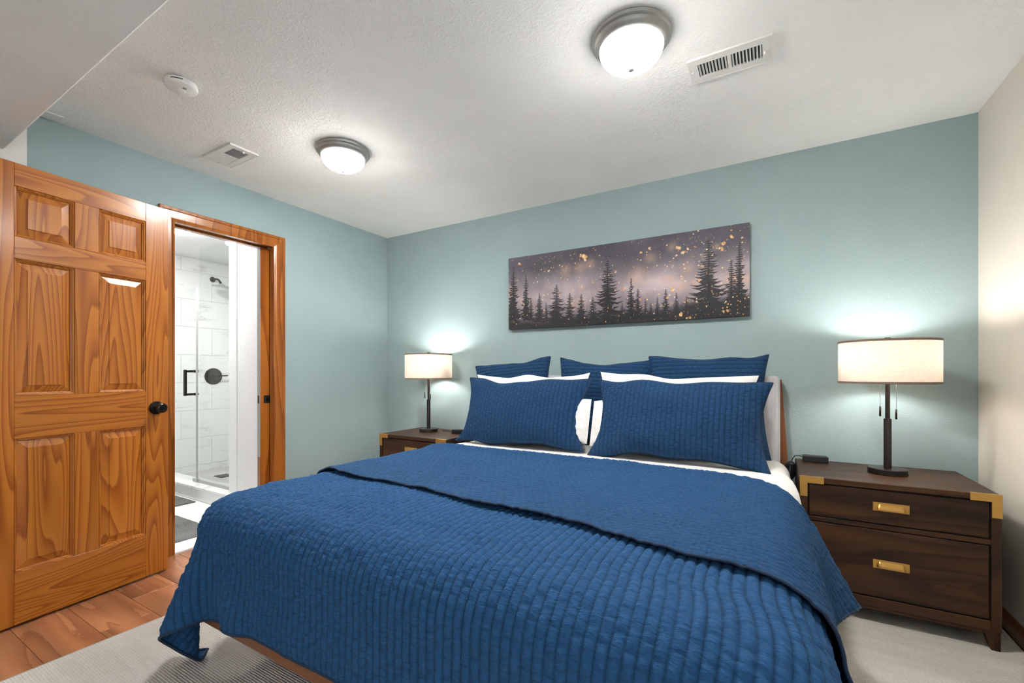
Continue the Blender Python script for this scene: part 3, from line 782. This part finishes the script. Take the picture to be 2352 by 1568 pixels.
# ================================================================== painting
PX0, PX1, PZ0, PZ1, PY = -1.794, -0.107, 1.464, 2.026, YB
def build_painting():
    t = thing('wall_painting', 'long canvas of dark spruces in mist with gold flecks', 'painting', ((PX0+PX1)/2, PY, PZ0))
    Wp, Hp = PX1-PX0, PZ1-PZ0
    box('stretcher', (-Wp/2, -0.036, 0.0), (Wp/2, -0.002, Hp), m_plain('canvas_edge', (0.015, 0.014, 0.016), 0.7), t)
    NX, NZ = 760, 254
    u = np.linspace(0, 1, NX)[:, None]*np.ones((1, NZ)); v = np.ones((NX, 1))*np.linspace(0, 1, NZ)[None, :]
    asp = Wp/Hp
    rng = np.random.RandomState(11)
    def vnoise(fx, fz, octv=3, seed=0):
        rr = np.random.RandomState(seed); out = np.zeros((NX, NZ)); amp = 1; tot = 0
        for o in range(octv):
            gx, gz = int(fx*2**o)+2, int(fz*2**o)+2
            g = rr.rand(gx, gz); X = u*(gx-1.001); Z = v*(gz-1.001)
            xi, zi = X.astype(int), Z.astype(int); xf, zf = X-xi, Z-zi
            xf = xf*xf*(3-2*xf); zf = zf*zf*(3-2*zf)
            a = g[xi, zi]*(1-xf)+g[xi+1, zi]*xf; b = g[xi, zi+1]*(1-xf)+g[xi+1, zi+1]*xf
            out += amp*(a*(1-zf)+b*zf); tot += amp; amp *= 0.5
        return out/tot
    def c(r, g, b): return np.array([r, g, b])/255.0
    n1 = vnoise(9, 3, 4, 1); n2 = vnoise(40, 2, 3, 2); n3 = vnoise(6, 4, 3, 3)
    top, mid, low = c(76, 73, 84), c(178, 162, 166), c(112, 106, 118)
    m = np.clip(1-np.abs(v-0.42)/0.42, 0, 1)**1.1
    m = np.clip(m*(0.55+0.9*n1)+0.18*(n2-0.5), 0, 1)
    img = top*(1-m[..., None]) + mid*m[..., None]
    lo = np.clip((0.30-v)/0.25, 0, 1)[..., None]
    img = img*(1-lo*0.5) + low*lo*0.5
    img *= (0.82+0.36*n3[..., None])
    bl = np.clip((vnoise(14, 4, 3, 5)-0.62)*4, 0, 1)[..., None]*0.5
    img = img*(1-bl)+c(170, 170, 190)*bl*np.clip((0.45-v)/0.2, 0, 1)[..., None]+img*bl*(1-np.clip((0.45-v)/0.2, 0, 1)[..., None])
    # warm glows
    for _ in range(26):
        gx, gz = rng.rand(), 0.15+0.75*rng.rand(); s = 0.012+0.03*rng.rand()
        g = np.exp(-(((u-gx)*asp)**2+(v-gz)**2)/(2*(s*1.6)**2))[..., None]*0.45
        img = img*(1-g)+c(205, 165, 140)*g
    # photo measurements -> canvas coordinates
    ZL, ZR = 3.52, 2.67
    def uv(px, py):
        s = (px-148)/(2168-148); Z = 1/((1-s)/ZL+s/ZR); uu = (Z-ZL)/(ZR-ZL)
        yt = 425+(122-425)*s; yb = 1015+(910-1015)*s
        return uu, 1-(py-yt)/(yb-yt)
    def stroke(x0, z0, x1, z1, w0, w1, col, al):
        # u-space scaled by asp so distances are isotropic
        pad = max(w0, w1)*2.5
        i0 = int(max(0, (min(x0, x1)-pad)/asp*(NX-1))); i1 = int(min(NX, (max(x0, x1)+pad)/asp*(NX-1)+2))
        j0 = int(max(0, (min(z0, z1)-pad)*(NZ-1))); j1 = int(min(NZ, (max(z0, z1)+pad)*(NZ-1)+2))
        if i1 <= i0 or j1 <= j0: return
        X = u[i0:i1, j0:j1]*asp; Z = v[i0:i1, j0:j1]
        dx, dz = x1-x0, z1-z0; L = dx*dx+dz*dz+1e-9
        tt = np.clip(((X-x0)*dx+(Z-z0)*dz)/L, 0, 1)
        d = np.sqrt((X-x0-tt*dx)**2+(Z-z0-tt*dz)**2); ww = w0+(w1-w0)*tt
        a = (np.clip((ww-d)/0.004+0.5, 0, 1)*al)[..., None]
        img[i0:i1, j0:j1] = img[i0:i1, j0:j1]*(1-a)+col*a
    trees = [(1395,740,25,910,.55),(1295,760,28,915,.5),(1340,800,22,915,.5),(463,790,25,940,.6),(335,750,25,940,.8),(1555,710,35,900,.65),(1640,740,45,890,.5),(1100,800,35,920,.6),
             (187,490,52,930,.95),(293,555,40,930,.95),(405,710,40,945,.95),(550,640,75,945,.97),(660,710,50,945,.95),(757,720,45,945,.97),(853,745,38,930,.95),
             (977,440,108,945,1),(1175,590,45,925,.92),(1232,680,38,925,.95),(1465,685,40,915,.95),(2015,440,80,905,.98),(2083,290,68,900,.98),(1825,270,150,905,1)]
    tc_ = c(34, 33, 36)
    # dark ground swell
    gl = 0.10+0.05*vnoise(10, 2, 2, 9)+0.10*np.clip((u-0.72)/0.12, 0, 1)+0.04*np.clip((0.12-u)/0.1, 0, 1)
    a = np.clip((gl-v)/0.10+0.3, 0, 1)[..., None]
    img = img*(1-a)+c(42, 40, 43)*a
    for px, py, hw, pb, al in trees:
        x, zt = uv(px, py); x1_, _ = uv(px+hw, py); _, zb = uv(px, pb)
        hwm = (x1_-x)*asp; X = x*asp; hgt = zt-zb
        stroke(X, zb, X, zt, 0.010*hgt/0.6+0.002, 0.0012, tc_, al)
        nb = int(8+hgt*32)
        for q in range(nb):
            f = (q+0.6)/nb; z0 = zt-f*hgt
            for sd in (-1, 1):
                ln = 1.45*hwm*(0.08+1.0*f**0.9)*(0.35+0.85*rng.rand())
                up = 0.25*ln*(1-f)*rng.rand() - (0.12+0.35*f)*ln*(0.5+rng.rand()*0.6)
                xm, zm = X+sd*ln*0.6, z0+up*0.8; xe, ze = X+sd*ln, z0+up*0.75+0.10*ln
                wd = (0.003+0.008*f)*(0.55+hgt)
                stroke(X, z0, xm, zm, wd*1.25, wd, tc_, al*0.95)
                stroke(xm, zm, xe, ze, wd, 0.0010, tc_, al*0.9)
    # gold flecks
    gold = [c(222, 170, 110), c(236, 200, 150), c(205, 140, 85), c(240, 215, 180)]
    clusters = [(0.47, 0.74, 0.10), (0.24, 0.78, 0.05), (0.78, 0.75, 0.07), (0.90, 0.80, 0.05), (0.66, 0.35, 0.10), (0.80, 0.10, 0.06), (0.35, 0.55, 0.15), (0.93, 0.15, 0.05)]
    def dot(x, z, r_, col): stroke(x*asp, z, x*asp+0.0005, z, r_, r_, col, 0.95)
    for _ in range(640):
        if rng.rand() < 0.55:
            a_, b_, s_ = clusters[rng.randint(len(clusters))]; x, z_ = a_+rng.randn()*s_, b_+rng.randn()*s_*1.6
        else: x, z_ = rng.rand(), rng.rand()
        if 0 < x < 1 and 0 < z_ < 1: dot(x, z_, 0.0026+0.0065*rng.rand()**3.5, gold[rng.randint(4)])
    for px, py, r_ in ((775,405,.030),(792,425,.026),(755,395,.02),(240,470,.02),(485,527,.016),(1255,375,.018),(1330,340,.016),(1565,335,.03),(1610,375,.02),(1650,345,.016),(1555,400,.014),(1938,348,.016),(1915,340,.013),(2015,245,.018),(1950,300,.026),
                       (1530,690,.026),(1595,575,.014),(1105,675,.013),(1253,770,.014),(1590,895,.024),(1670,925,.018),(1985,870,.016),(1640,930,.014),(1045,535,.016),(685,685,.012),(1480,755,.014),(1770,490,.016),(1745,610,.018)):
        x, z_ = uv(px, py)
        for q in range(7): dot(x+rng.randn()*r_*0.35/asp, z_+rng.randn()*r_*0.35, r_*(0.25+0.45*rng.rand()), gold[rng.randint(4)]*(0.92+0.1*rng.rand()))
    img = np.clip(img, 0, 1)
    lin = np.where(img <= 0.04045, img/12.92, ((img+0.055)/1.055)**2.4)
    tex = vnoise(220, 80, 2, 21)
    V = np.stack([(u-0.5)*Wp, -0.0365-0.0008*tex, v*Hp], -1).reshape(-1, 3)
    m_, nt, b = new_mat('painted_canvas'); setp(b, Roughness=0.5, Specular_IOR_Level=0.3)
    at = nd(nt, 'ShaderNodeVertexColor', layer_name='Paint'); nt.links.new(at.outputs[0], b.inputs['Base Color'])
    o = mesh_obj('canvas', V, grid_faces(NX, NZ).tolist(), m_, t, True)
    ca = o.data.color_attributes.new('Paint', 'FLOAT_COLOR', 'POINT')
    ca.data.foreach_set('color', np.concatenate([lin.reshape(-1, 3), np.ones((NX*NZ, 1))], 1).astype(np.float32).ravel())
build_painting()

# ================================================================== bed
HB0, HB1 = -1.925, 0.045
BX0, BX1, BY0, BY1, BTOP = -1.885, 0.072, 0.870, 2.945, 0.640
bf = thing('platform_bed', 'walnut bed frame with grey upholstered headboard', 'bed frame', ((BX0+BX1)/2, BY0, 0))
ox, oy = (BX0+BX1)/2, BY0
def L(x, y, z): return (x-ox, y-oy, z)
box('foot_rail', L(BX0+0.004, 0.836, 0.195), L(BX1+0.016, 0.862, 0.37), M['bedwood'], bf, 0.006, 2)
for x0 in (BX0+0.004, BX1-0.010):
    box('side_rail', L(x0, 0.855, 0.195), L(x0+0.026, 2.97, 0.37), M['bedwood'], bf, 0.004, 2)
for x0 in (BX0+0.22, BX1-0.28):
    for y0 in (1.25, 2.70):
        lathe('leg', [(0.0, FLOOR_RUG), (0.016, FLOOR_RUG), (0.030, 0.20), (0.0, 0.20)], M['bedwood_v'], bf, 20, loc=L(x0+0.03, y0, 0))
boxes('slat_deck', [(L(BX0, 0.86, 0.30), L(BX1, 2.95, 0.335))], M['bedwood'], bf)
# headboard: leaning wooden board with wings and a padded panel
for sx, xa, xb in ((1, HB1-0.02, HB1+0.042), (-1, HB0-0.042, HB0+0.02)):
    if sx == 1: poly = [(xa, FLOOR_RUG), (xb+0.008, FLOOR_RUG), (xb, 0.62), (xb-0.030, 1.082), (xa, 1.082)]
    else: poly = [(xa-0.008, FLOOR_RUG), (xb, FLOOR_RUG), (xb, 1.082), (xa+0.030, 1.082), (xa, 0.62)]
    prism('headboard_post', [(p[0]-ox, p[1]) for p in poly], 'y', 2.975-oy, 3.035-oy, M['bedwood_v'], bf, 0.002)
box('headboard_back', L(HB0+0.02, 2.990, 0.30), L(HB1-0.02, 3.030, 1.07), M['bedwood'], bf, 0.004)
box('headboard_cushion', L(HB0-0.005, 2.905, 0.42), L(HB1+0.004, 2.990, 1.102), M['upholstery'], bf, 0.030, 4)
smooth_by_angle(bpy.context.scene.objects['headboard_cushion'], 50)

# mattress under a white fitted sheet
def rounded_slab(name, a, b, r_, mat, parent, n=8, puff=0.0):
    bm = bmesh.new(); bm_box(bm, a, b, r_, n)
    o = bm_obj(name, bm, mat, parent); smooth_by_angle(o, 60); return o
mt = thing('mattress', 'mattress in a white fitted sheet', 'mattress', (0, 0, 0))
rounded_slab('sheeted_mattress', (BX0, BY0, 0.335), (BX1+0.022, BY1-0.035, BTOP), 0.090, M['white_linen'], mt)

# ---------------- quilt: position-based cloth settled over the mattress, then refined and quilted
def simulate(alist, blist, n_steps=260):
    """a across the bed, b along it (both arc lengths, world x / y on the flat top)."""
    nx, ny = len(alist), len(blist); h = alist[1]-alist[0]
    off = 0.014
    c = np.array([(BX0+BX1+0.022)/2, (BY0-0.045+BY1)/2, (BTOP-0.6)/2]); hs = np.array([(BX1+0.022-BX0)/2, (BY1-BY0+0.045)/2, (BTOP+0.6)/2])
    r_ = 0.120
    A, Bb = np.meshgrid(alist, blist, indexing='ij')
    P = np.zeros((nx, ny, 3))
    exl = np.clip(BX0-A, 0, None); exr = np.clip(A-BX1-0.022, 0, None); ef = np.clip(BY0-0.045-Bb, 0, None)
    P[..., 0] = np.clip(A, BX0, BX1+0.022) - exl*0.35 + exr*0.35
    P[..., 1] = np.maximum(Bb, BY0-0.045) - ef*0.25
    P[..., 2] = BTOP+off+0.004 - np.sqrt((exl+exr)**2*0.85+ef**2*0.92)
    # seeded ripples so that the hanging parts fold
    rp = 0.016*np.sin(Bb*9.0+1.2)*np.clip((exl+exr)/0.2, 0, 1)
    P[..., 0] += np.where(exl > 0, -rp, rp)
    P[..., 1] += -(0.040*np.sin(A*7.2+2.2)+0.018*np.sin(A*12.3))*np.clip(ef/0.2, 0, 1)
    Q = P.copy(); g = np.array([0, 0, -9.8]); dt = 0.012
    def con(sa, sb, rest, k):
        d = P[sb]-P[sa]; ln = np.linalg.norm(d, axis=-1, keepdims=True)+1e-9
        cr = d*(0.5*k*(ln-rest)/ln)
        P[sa] += cr; P[sb] -= cr
    sl = slice
    def pairs(di, dj):
        out = []
        for par in (0, 1):
            if di and not dj:
                m_ = nx-di; idx = np.arange(m_)[(np.arange(m_)//di) % 2 == par]
                out.append(((idx, sl(None)), (idx+di, sl(None))))
            elif dj and not di:
                m_ = ny-dj; idx = np.arange(m_)[(np.arange(m_)//dj) % 2 == par]
                out.append(((sl(None), idx), (sl(None), idx+dj)))
            else:
                idx = np.arange(nx-1)[np.arange(nx-1) % 2 == par]
                out.append(((idx, sl(0, ny-1)), (idx+1, sl(1, ny)))); out.append(((idx, sl(1, ny)), (idx+1, sl(0, ny-1))))
        return out
    cons = []
    for di, dj, k in ((1, 0, 0.9), (0, 1, 0.9), (1, 1, 0.25), (2, 0, 0.22), (0, 2, 0.22), (4, 0, 0.10), (0, 4, 0.10)):
        rest = h*math.sqrt(di*di+dj*dj)
        cons += [(a, b, rest, k) for a, b in pairs(di, dj)]
    top_mask = ((A > BX0+0.12) & (A < BX1-0.10) & (Bb > BY0+0.15))[..., None]
    P0 = P.copy()
    for s in range(n_steps):
        V = (P-Q)*0.93; Q = P.copy(); P = P+V+g*dt*dt
        for _ in range(7):
            for a, b, rest, k in cons: con(a, b, rest, k)
            q = np.abs(P-c)-(hs-r_); qo = np.maximum(q, 0); ln = np.linalg.norm(qo, axis=-1, keepdims=True)
            d = ln+np.minimum(q.max(-1, keepdims=True), 0)-r_-off
            nrm = np.where(ln > 1e-6, qo/(ln+1e-9), 0)*np.sign(P-c)
            P = np.where((d < 0) & (ln > 1e-6), P-nrm*d, P)
            ins = (d < 0) & (ln <= 1e-6)
            P[..., 2:3] = np.where(ins, BTOP+off, P[..., 2:3])
            P[..., 2] = np.maximum(P[..., 2], 0.03)
            P = np.where(top_mask, P*0.7+P0*0.3, P)
    return P

def crspline(P, axis, n):
    m_ = P.shape[axis]; tt = np.linspace(0, m_-1, n); i = np.minimum(tt.astype(int), m_-2); f = (tt-i)
    g = lambda k: np.take(P, np.clip(i+k, 0, m_-1), axis=axis)
    sh = [1]*P.ndim; sh[axis] = n; f = f.reshape(sh)
    p0, p1, p2, p3 = g(-1), g(0), g(1), g(2)
    return 0.5*(2*p1+(p2-p0)*f+(2*p0-5*p1+4*p2-p3)*f**2+(3*p1-p0-3*p2+p3)*f**3)

def normals(P):
    du = np.gradient(P, axis=0); dv = np.gradient(P, axis=1); n = np.cross(du, dv)
    return n/(np.linalg.norm(n, axis=-1, keepdims=True)+1e-12)

def smooth_noise2(U, V, seed=0):
    rr = np.random.RandomState(seed); g = rr.rand(256, 256)
    xi, yi = np.floor(U).astype(int), np.floor(V).astype(int); xf, yf = U-xi, V-yi
    xf = xf*xf*(3-2*xf); yf = yf*yf*(3-2*yf)
    G = lambda a, b: g[a % 256, b % 256]
    return (G(xi, yi)*(1-xf)+G(xi+1, yi)*xf)*(1-yf)+(G(xi, yi+1)*(1-xf)+G(xi+1, yi+1)*xf)*yf-0.5

def quilting(U, V, ch, cross, amp, seed, stagger=True, cross_on=1.0):
    """channels run along V; amp metres"""
    Uw = U+0.0022*smooth_noise2(U*6, V*16, seed)
    ph = Uw/ch; puff = np.abs(np.sin(np.pi*ph))**0.55
    cell = np.floor(ph); vv = V/cross+(0.5*(cell % 2) if stagger else 0)
    cr = np.abs(np.sin(np.pi*vv)); dip = np.exp(-(cr/0.22)**2)
    wr = smooth_noise2(U*55+cell*7.3, V*75, seed+1)*0.75+smooth_noise2(U*30, V*150, seed+2)*0.5+smooth_noise2(U*14, V*30, seed+3)*0.5
    du_ = (ph-np.round(ph))*ch; dv_ = (vv-np.round(vv))*cross
    seam_shade = np.maximum(np.exp(-(du_/0.0026)**2), 0.75*np.exp(-(dv_/0.0032)**2)*cross_on)  # mask for the shade painted in the stitch valleys
    return amp*(puff*(1-0.55*dip)+0.75*wr*puff), seam_shade

def seam_shade_attr(o, m_):
    a = o.data.attributes.new('SeamShade', 'FLOAT', 'POINT'); a.data.foreach_set('value', np.asarray(m_, dtype=np.float32).ravel())

HEADY = 2.135
AL = np.arange(-2.205, 0.45, 0.026); BL = np.arange(0.505, HEADY+0.02, 0.026)
def headf(a): return HEADY+0.008-0.13*np.clip((a+0.32)/0.36, 0, 1)**1.6-0.13*np.clip((a-0.03)/0.30, 0, 1)
PQ = simulate(AL, BL)
NU, NV = 860, 320
Pf = crspline(crspline(PQ, 0, NU), 1, NV)
Ua = np.linspace(AL[0], AL[-1], NU)[:, None]*np.ones((1, NV)); Va = np.ones((NU, 1))*np.linspace(BL[0], BL[-1], NV)[None, :]
nrm = normals(Pf); 
if nrm[NU//2, NV//2, 2] < 0: nrm = -nrm
qr = thing('bed_quilt', 'navy blue channel-stitched quilt turned back over the king bed', 'quilt', (0, 0, 0))
def sample(Pg, a, b):
    x = (a-AL[0])/(AL[-1]-AL[0])*(NU-1); y = (b-BL[0])/(BL[-1]-BL[0])*(NV-1)
    y = np.clip(y, 0, NV-1.001); x = np.clip(x, 0, NU-1.001)
    i, j = x.astype(int), y.astype(int); fx, fy = (x-i)[..., None], (y-j)[..., None]
    return (Pg[i, j]*(1-fx)+Pg[i+1, j]*fx)*(1-fy)+(Pg[i, j+1]*(1-fx)+Pg[i+1, j+1]*fx)*fy
Va = BL[0]+(np.minimum(headf(Ua), BL[-1])-BL[0])*(Va-BL[0])/(BL[-1]-BL[0])
Pb, nrb = sample(Pf, Ua, Va), sample(nrm, Ua, Va)
wave = 0.014*smooth_noise2(Ua*2.4, Va*5.5, 40)+0.006*smooth_noise2(Ua*9, Va*7, 41)
qd, qs = quilting(Ua, Va, 0.0255, 0.046, 0.0085, 3, cross_on=0.45)
Pq = Pb+nrb*(qd+np.maximum(wave, -0.003))[..., None]
edge_f = np.clip(np.minimum(np.minimum(Ua-AL[0], AL[-1]-Ua), Va-BL[0])/0.022, 0, 1)
Pq = Pb+nrb*(qd*edge_f+np.maximum(wave, -0.003))[..., None]
seam_shade_attr(mesh_obj('quilt_body', Pq.reshape(-1, 3), grid_faces(NU, NV).tolist(), M['quilt'], qr, True, np.stack([Ua, Va], -1).reshape(-1, 2)), qs)
def edge_tube(name, pts, r_, mat, parent): return tube(name, pts, r_, mat, parent, 6)
ring = [tuple(p) for p in Pq[0, ::-3]]+[tuple(p) for p in Pq[::3, 0]]+[tuple(p) for p in Pq[-1, ::3]]
edge_tube('binding', ring, 0.0050, M['piping'], qr)

# turned-back flap lies on the body and ends in a slanting hem
FU, FV = 700, 250
fa = np.linspace(AL[0]+0.02, AL[-1]-0.105, FU); hem = np.interp(fa, [-2.3, -1.93, -1.3, -0.71, -0.25, 0.0, 0.45], [1.40, 1.36, 1.295, 1.24, 1.172, 1.132, 1.07])
hem = hem+0.012*np.sin(fa*9.0)
fbn = np.linspace(0, 1, FV)
HEADF = headf(fa)
FA = fa[:, None]*np.ones((1, FV)); FB = hem[:, None]+(HEADF[:, None]-hem[:, None])*fbn[None, :]
base = sample(Pf, FA, FB); nb_ = sample(nrm, FA, FB)
base[..., 1] += np.clip(FB-BL[-1], 0, None)
hang = np.clip((np.maximum(BX0-FA, FA-BX1)-0.05)/0.35, 0, 1)
headw = np.clip((FB-HEADF[:, None]+0.34)/0.3, 0, 1)
liftf = 0.017+hang*(0.020+0.16*headw**1.5*(FA > 0)+0.05*headw*(FA < 0))+0.010*np.exp(-((fbn[None, :]-0.0)/0.06)**2)*0.3
lip = 0.010*np.exp(-((FB-HEADF[:, None]+0.03)/0.05)**2)
fold_w = 0.010*smooth_noise2(FA*3, FB*6, 50)+0.005*smooth_noise2(FA*8, FB*9, 51)
qd, qs = quilting(FB, FA, 0.0255, 0.030, 0.0062, 9, cross_on=0.6)
Pfl = base+nb_*(liftf+lip+np.maximum(fold_w, -0.004)+qd)[..., None]
fo = mesh_obj('turned_back_flap', Pfl.reshape(-1, 3), grid_faces(FU, FV).tolist(), M['flap'], qr, True, np.stack([FA, FB], -1).reshape(-1, 2))
seam_shade_attr(fo, qs)
ring = [tuple(p) for p in Pfl[0, ::-3]]+[tuple(p-np.array([0, 0, 0.003])) for p in Pfl[::3, 0]]+[tuple(p) for p in Pfl[-1, ::3]]
edge_tube('flap_binding', ring, 0.0042, M['piping'], fo)
# rolled fold joining flap and body at the head end
rollp = []; 
for k_ in range(0, FU, 3):
    a_ = Pfl[k_, -1]; b_ = Pq[min(NU-1, int(round((fa[k_]-AL[0])/(AL[-1]-AL[0])*(NU-1)))), -1]
    rollp.append(tuple((a_+b_)/2))
tube('fold_roll', rollp, 0.0135, M['flap'], fo, 8)

# ---------------- flat sheet hanging untucked beside the head end
na, nb2 = 70, 60
sa = np.linspace(-1.80, 0.345, na)[:, None]*np.ones((1, nb2)); sb = np.ones((na, 1))*np.linspace(1.98, 2.455, nb2)[None, :]
xe = BX1+0.022; rr_ = 0.075; flat = xe-rr_
arc = rr_*math.pi/2; d_ = np.clip(sa-flat, 0, None); th_ = np.clip(d_/rr_, 0, math.pi/2); dn = np.clip(d_-arc, 0, None)
ro = rr_+0.006
fl_ = np.clip((sb-2.02)/0.22, 0, 1)*np.clip(1-(sb-2.36)/0.14, 0.25, 1)
hw_ = np.clip(dn/0.15, 0, 1)
Xs = np.where(sa < flat, sa, flat+ro*np.sin(th_))+fl_*(0.012*np.sin(th_)+0.034*hw_)+0.006*smooth_noise2(sa*9, sb*14, 71)*hw_
Zs = BTOP-rr_+ro*np.cos(th_)-dn+0.004*smooth_noise2(sa*5, sb*9, 70)*(1-hw_)+0.002
tag(mesh_obj('flat_sheet', np.stack([Xs, sb, Zs], -1).reshape(-1, 3), grid_faces(na, nb2).tolist(), M['white_linen'], None, True, np.stack([sa, sb], -1).reshape(-1, 2)),
    'white flat sheet hanging loose over the mattress edge by the nightstand', 'sheet')

# ---------------- pillows
def pillow(name, w, h, T, mat, parent, loc, tilt, rz=0.0, roll=0.0, seed=0, quilted=True, ear=0.105, chx=0.0255, horiz=False, flop=(0, 0, 0, 0), nu=150, sag=0.02, crump=0.0):
    """w x h cushion; stands on its lower edge at loc, leaning back by tilt. flop: corner offsets (BL, BR, TL, TR)"""
    nv = max(24, int(nu*h/w))
    u = np.linspace(-1, 1, nu)[:, None]*np.ones((1, nv)); v = np.ones((nu, 1))*np.linspace(-1, 1, nv)[None, :]
    x = 0.5*w*u*(1-ear*(1-v**2)*np.abs(u)**3); z = 0.5*h*v*(1-ear*1.1*(1-u**2)*np.abs(v)**3)
    z = z+0.032*smooth_noise2(u*2.6+seed, v*0+seed, seed)*(np.abs(v)**2)
    body = np.clip((1-np.abs(u)**3.0)*(1-np.abs(v)**3.0), 0, 1)**0.55
    lump = 1+0.22*smooth_noise2(u*2.2+3*seed, v*1.8, seed+5)
    th = 0.5*T*body*lump
    # heavier at the bottom
    th = th*(1-0.18*v)
    # creases running in from the corners
    cre = 0.020*smooth_noise2((u+v)*4, (u-v)*1.2, seed+8)*np.clip(np.abs(u)*1.2-0.4, 0, 1)
    if quilted:
        X_, Z_ = (z, x) if horiz else (x, z)
        q, sm_ = quilting(X_, Z_, chx, 0.030, 0.0062, seed+11, stagger=True, cross_on=0.4); q = q*np.clip(body*3, 0, 1)
    else: q = (0.004*smooth_noise2(u*6, v*3, seed+3)+crump*(smooth_noise2(u*9+v*4, v*3, seed+4)+0.5*smooth_noise2(u*18, v*7-u*6, seed+6)))*body
    front = np.stack([x, -(th+q+cre*body), z], -1); back = np.stack([x, th*0.8, z], -1)
    bend = 0.02*(u**2)
    for P_ in (front, back):
        P_[..., 1] += bend
        cBL, cBR, cTL, cTR = flop
        P_[..., 1] -= cBL*np.clip(-u, 0, 1)**4*np.clip(-v, 0, 1)**4+cBR*np.clip(u, 0, 1)**4*np.clip(-v, 0, 1)**4+cTL*np.clip(-u, 0, 1)**4*np.clip(v, 0, 1)**4+cTR*np.clip(u, 0, 1)**4*np.clip(v, 0, 1)**4
    Mx = Matrix.Translation((loc[0], loc[1], loc[2])) @ Matrix.Rotation(rz, 4, 'Z') @ Matrix.Rotation(-tilt, 4, 'X') @ Matrix.Rotation(roll, 4, 'Y') @ Matrix.Translation((0, 0, h/2))
    Mn = np.array(Mx)
    def tf(P_): return P_.reshape(-1, 3) @ Mn[:3, :3].T+Mn[:3, 3]
    V = np.concatenate([tf(front), tf(back)]); n = nu*nv
    F = grid_faces(nu, nv); Fb = F[:, ::-1]+n
    per = np.concatenate([np.arange(nv), np.arange(1, nu)*nv+nv-1, (nu-1)*nv+np.arange(nv-2, -1, -1), np.arange(nu-2, 0, -1)*nv])
    nx_ = np.roll(per, -1); Fs = np.stack([per, nx_, nx_+n, per+n], 1)
    uvs = np.concatenate([np.stack([x, z], -1).reshape(-1, 2)]*2)
    o = mesh_obj(name, V, np.concatenate([F, Fb, Fs]).tolist(), mat, parent, True, uvs)
    if quilted: seam_shade_attr(o, np.concatenate([sm_.ravel(), np.zeros(n)]))
    edge = [tuple(V[p]) for p in per[::2]]
    return o, edge

def sham(label, group, **k):
    t = thing('pillow_sham', label, 'pillow', (0, 0, 0), group=group)
    o, e = pillow('cover', mat=M['sham'], parent=t, **k)
    tube('piping', e, 0.0042, M['piping'], t, 6, closed=True)
    return t
GQ = 'navy quilted pillow shams'
ZP = BTOP+0.012
sham('square navy quilted sham leaning on the headboard, closest to the teal corner', GQ, w=0.655, h=0.60, T=0.13, loc=(-1.640, 2.790, ZP-0.025), tilt=R(9), roll=R(-6), seed=1, horiz=True, nu=180)
sham('square navy quilted sham leaning on the middle of the headboard', GQ, w=0.660, h=0.58, T=0.13, loc=(-0.985, 2.785, ZP-0.01), tilt=R(9), roll=R(2.2), seed=2, horiz=True, nu=180)
sham('square navy quilted sham leaning on the headboard beside its exposed grey edge', GQ, w=0.665, h=0.60, T=0.14, loc=(-0.328, 2.780, ZP-0.015), tilt=R(9), roll=R(-1.2), seed=3, horiz=True, nu=180)
for i_, (x_, lb) in enumerate(((-1.44, 'white bed pillow showing above the sham nearer the teal corner'), (-0.50, 'white bed pillow showing above the sham nearer the exposed headboard edge'))):
    t = thing('bed_pillow', lb, 'pillow', (0, 0, 0), group='white pillows behind the front shams')
    pillow('case', w=0.88, h=0.485, T=0.17, mat=M['white_linen'], parent=t, loc=(x_, 2.620, ZP-0.015), tilt=R(8), roll=R(1.0 if i_ else 0), seed=20+i_, quilted=False, ear=0.10, nu=110)
t = sham('long navy quilted king sham propped at the front, nearer the teal corner', GQ, w=0.905, h=0.455, T=0.17, loc=(-1.395, 2.425, ZP-0.004), tilt=R(17), roll=R(-0.6), seed=6, flop=(0.05, 0.03, 0.0, -0.02), nu=240)
pillow('pillow_insert', w=0.86, h=0.27, T=0.11, mat=M['white_linen'], parent=t, loc=(-1.362, 2.445, ZP+0.045), tilt=R(17), seed=31, quilted=False, ear=0.0, nu=120, crump=0.016)
t = sham('long navy quilted king sham propped at the front, nearer the cream wall', GQ, w=0.905, h=0.455, T=0.18, loc=(-0.450, 2.415, ZP-0.004), tilt=R(17), roll=R(1.3), seed=7, flop=(0.03, 0.06, 0.0, 0.02), nu=240)
pillow('pillow_insert', w=0.86, h=0.27, T=0.11, mat=M['white_linen'], parent=t, loc=(-0.482, 2.440, ZP+0.045), tilt=R(17), seed=33, quilted=False, ear=0.0, nu=120, crump=0.016)
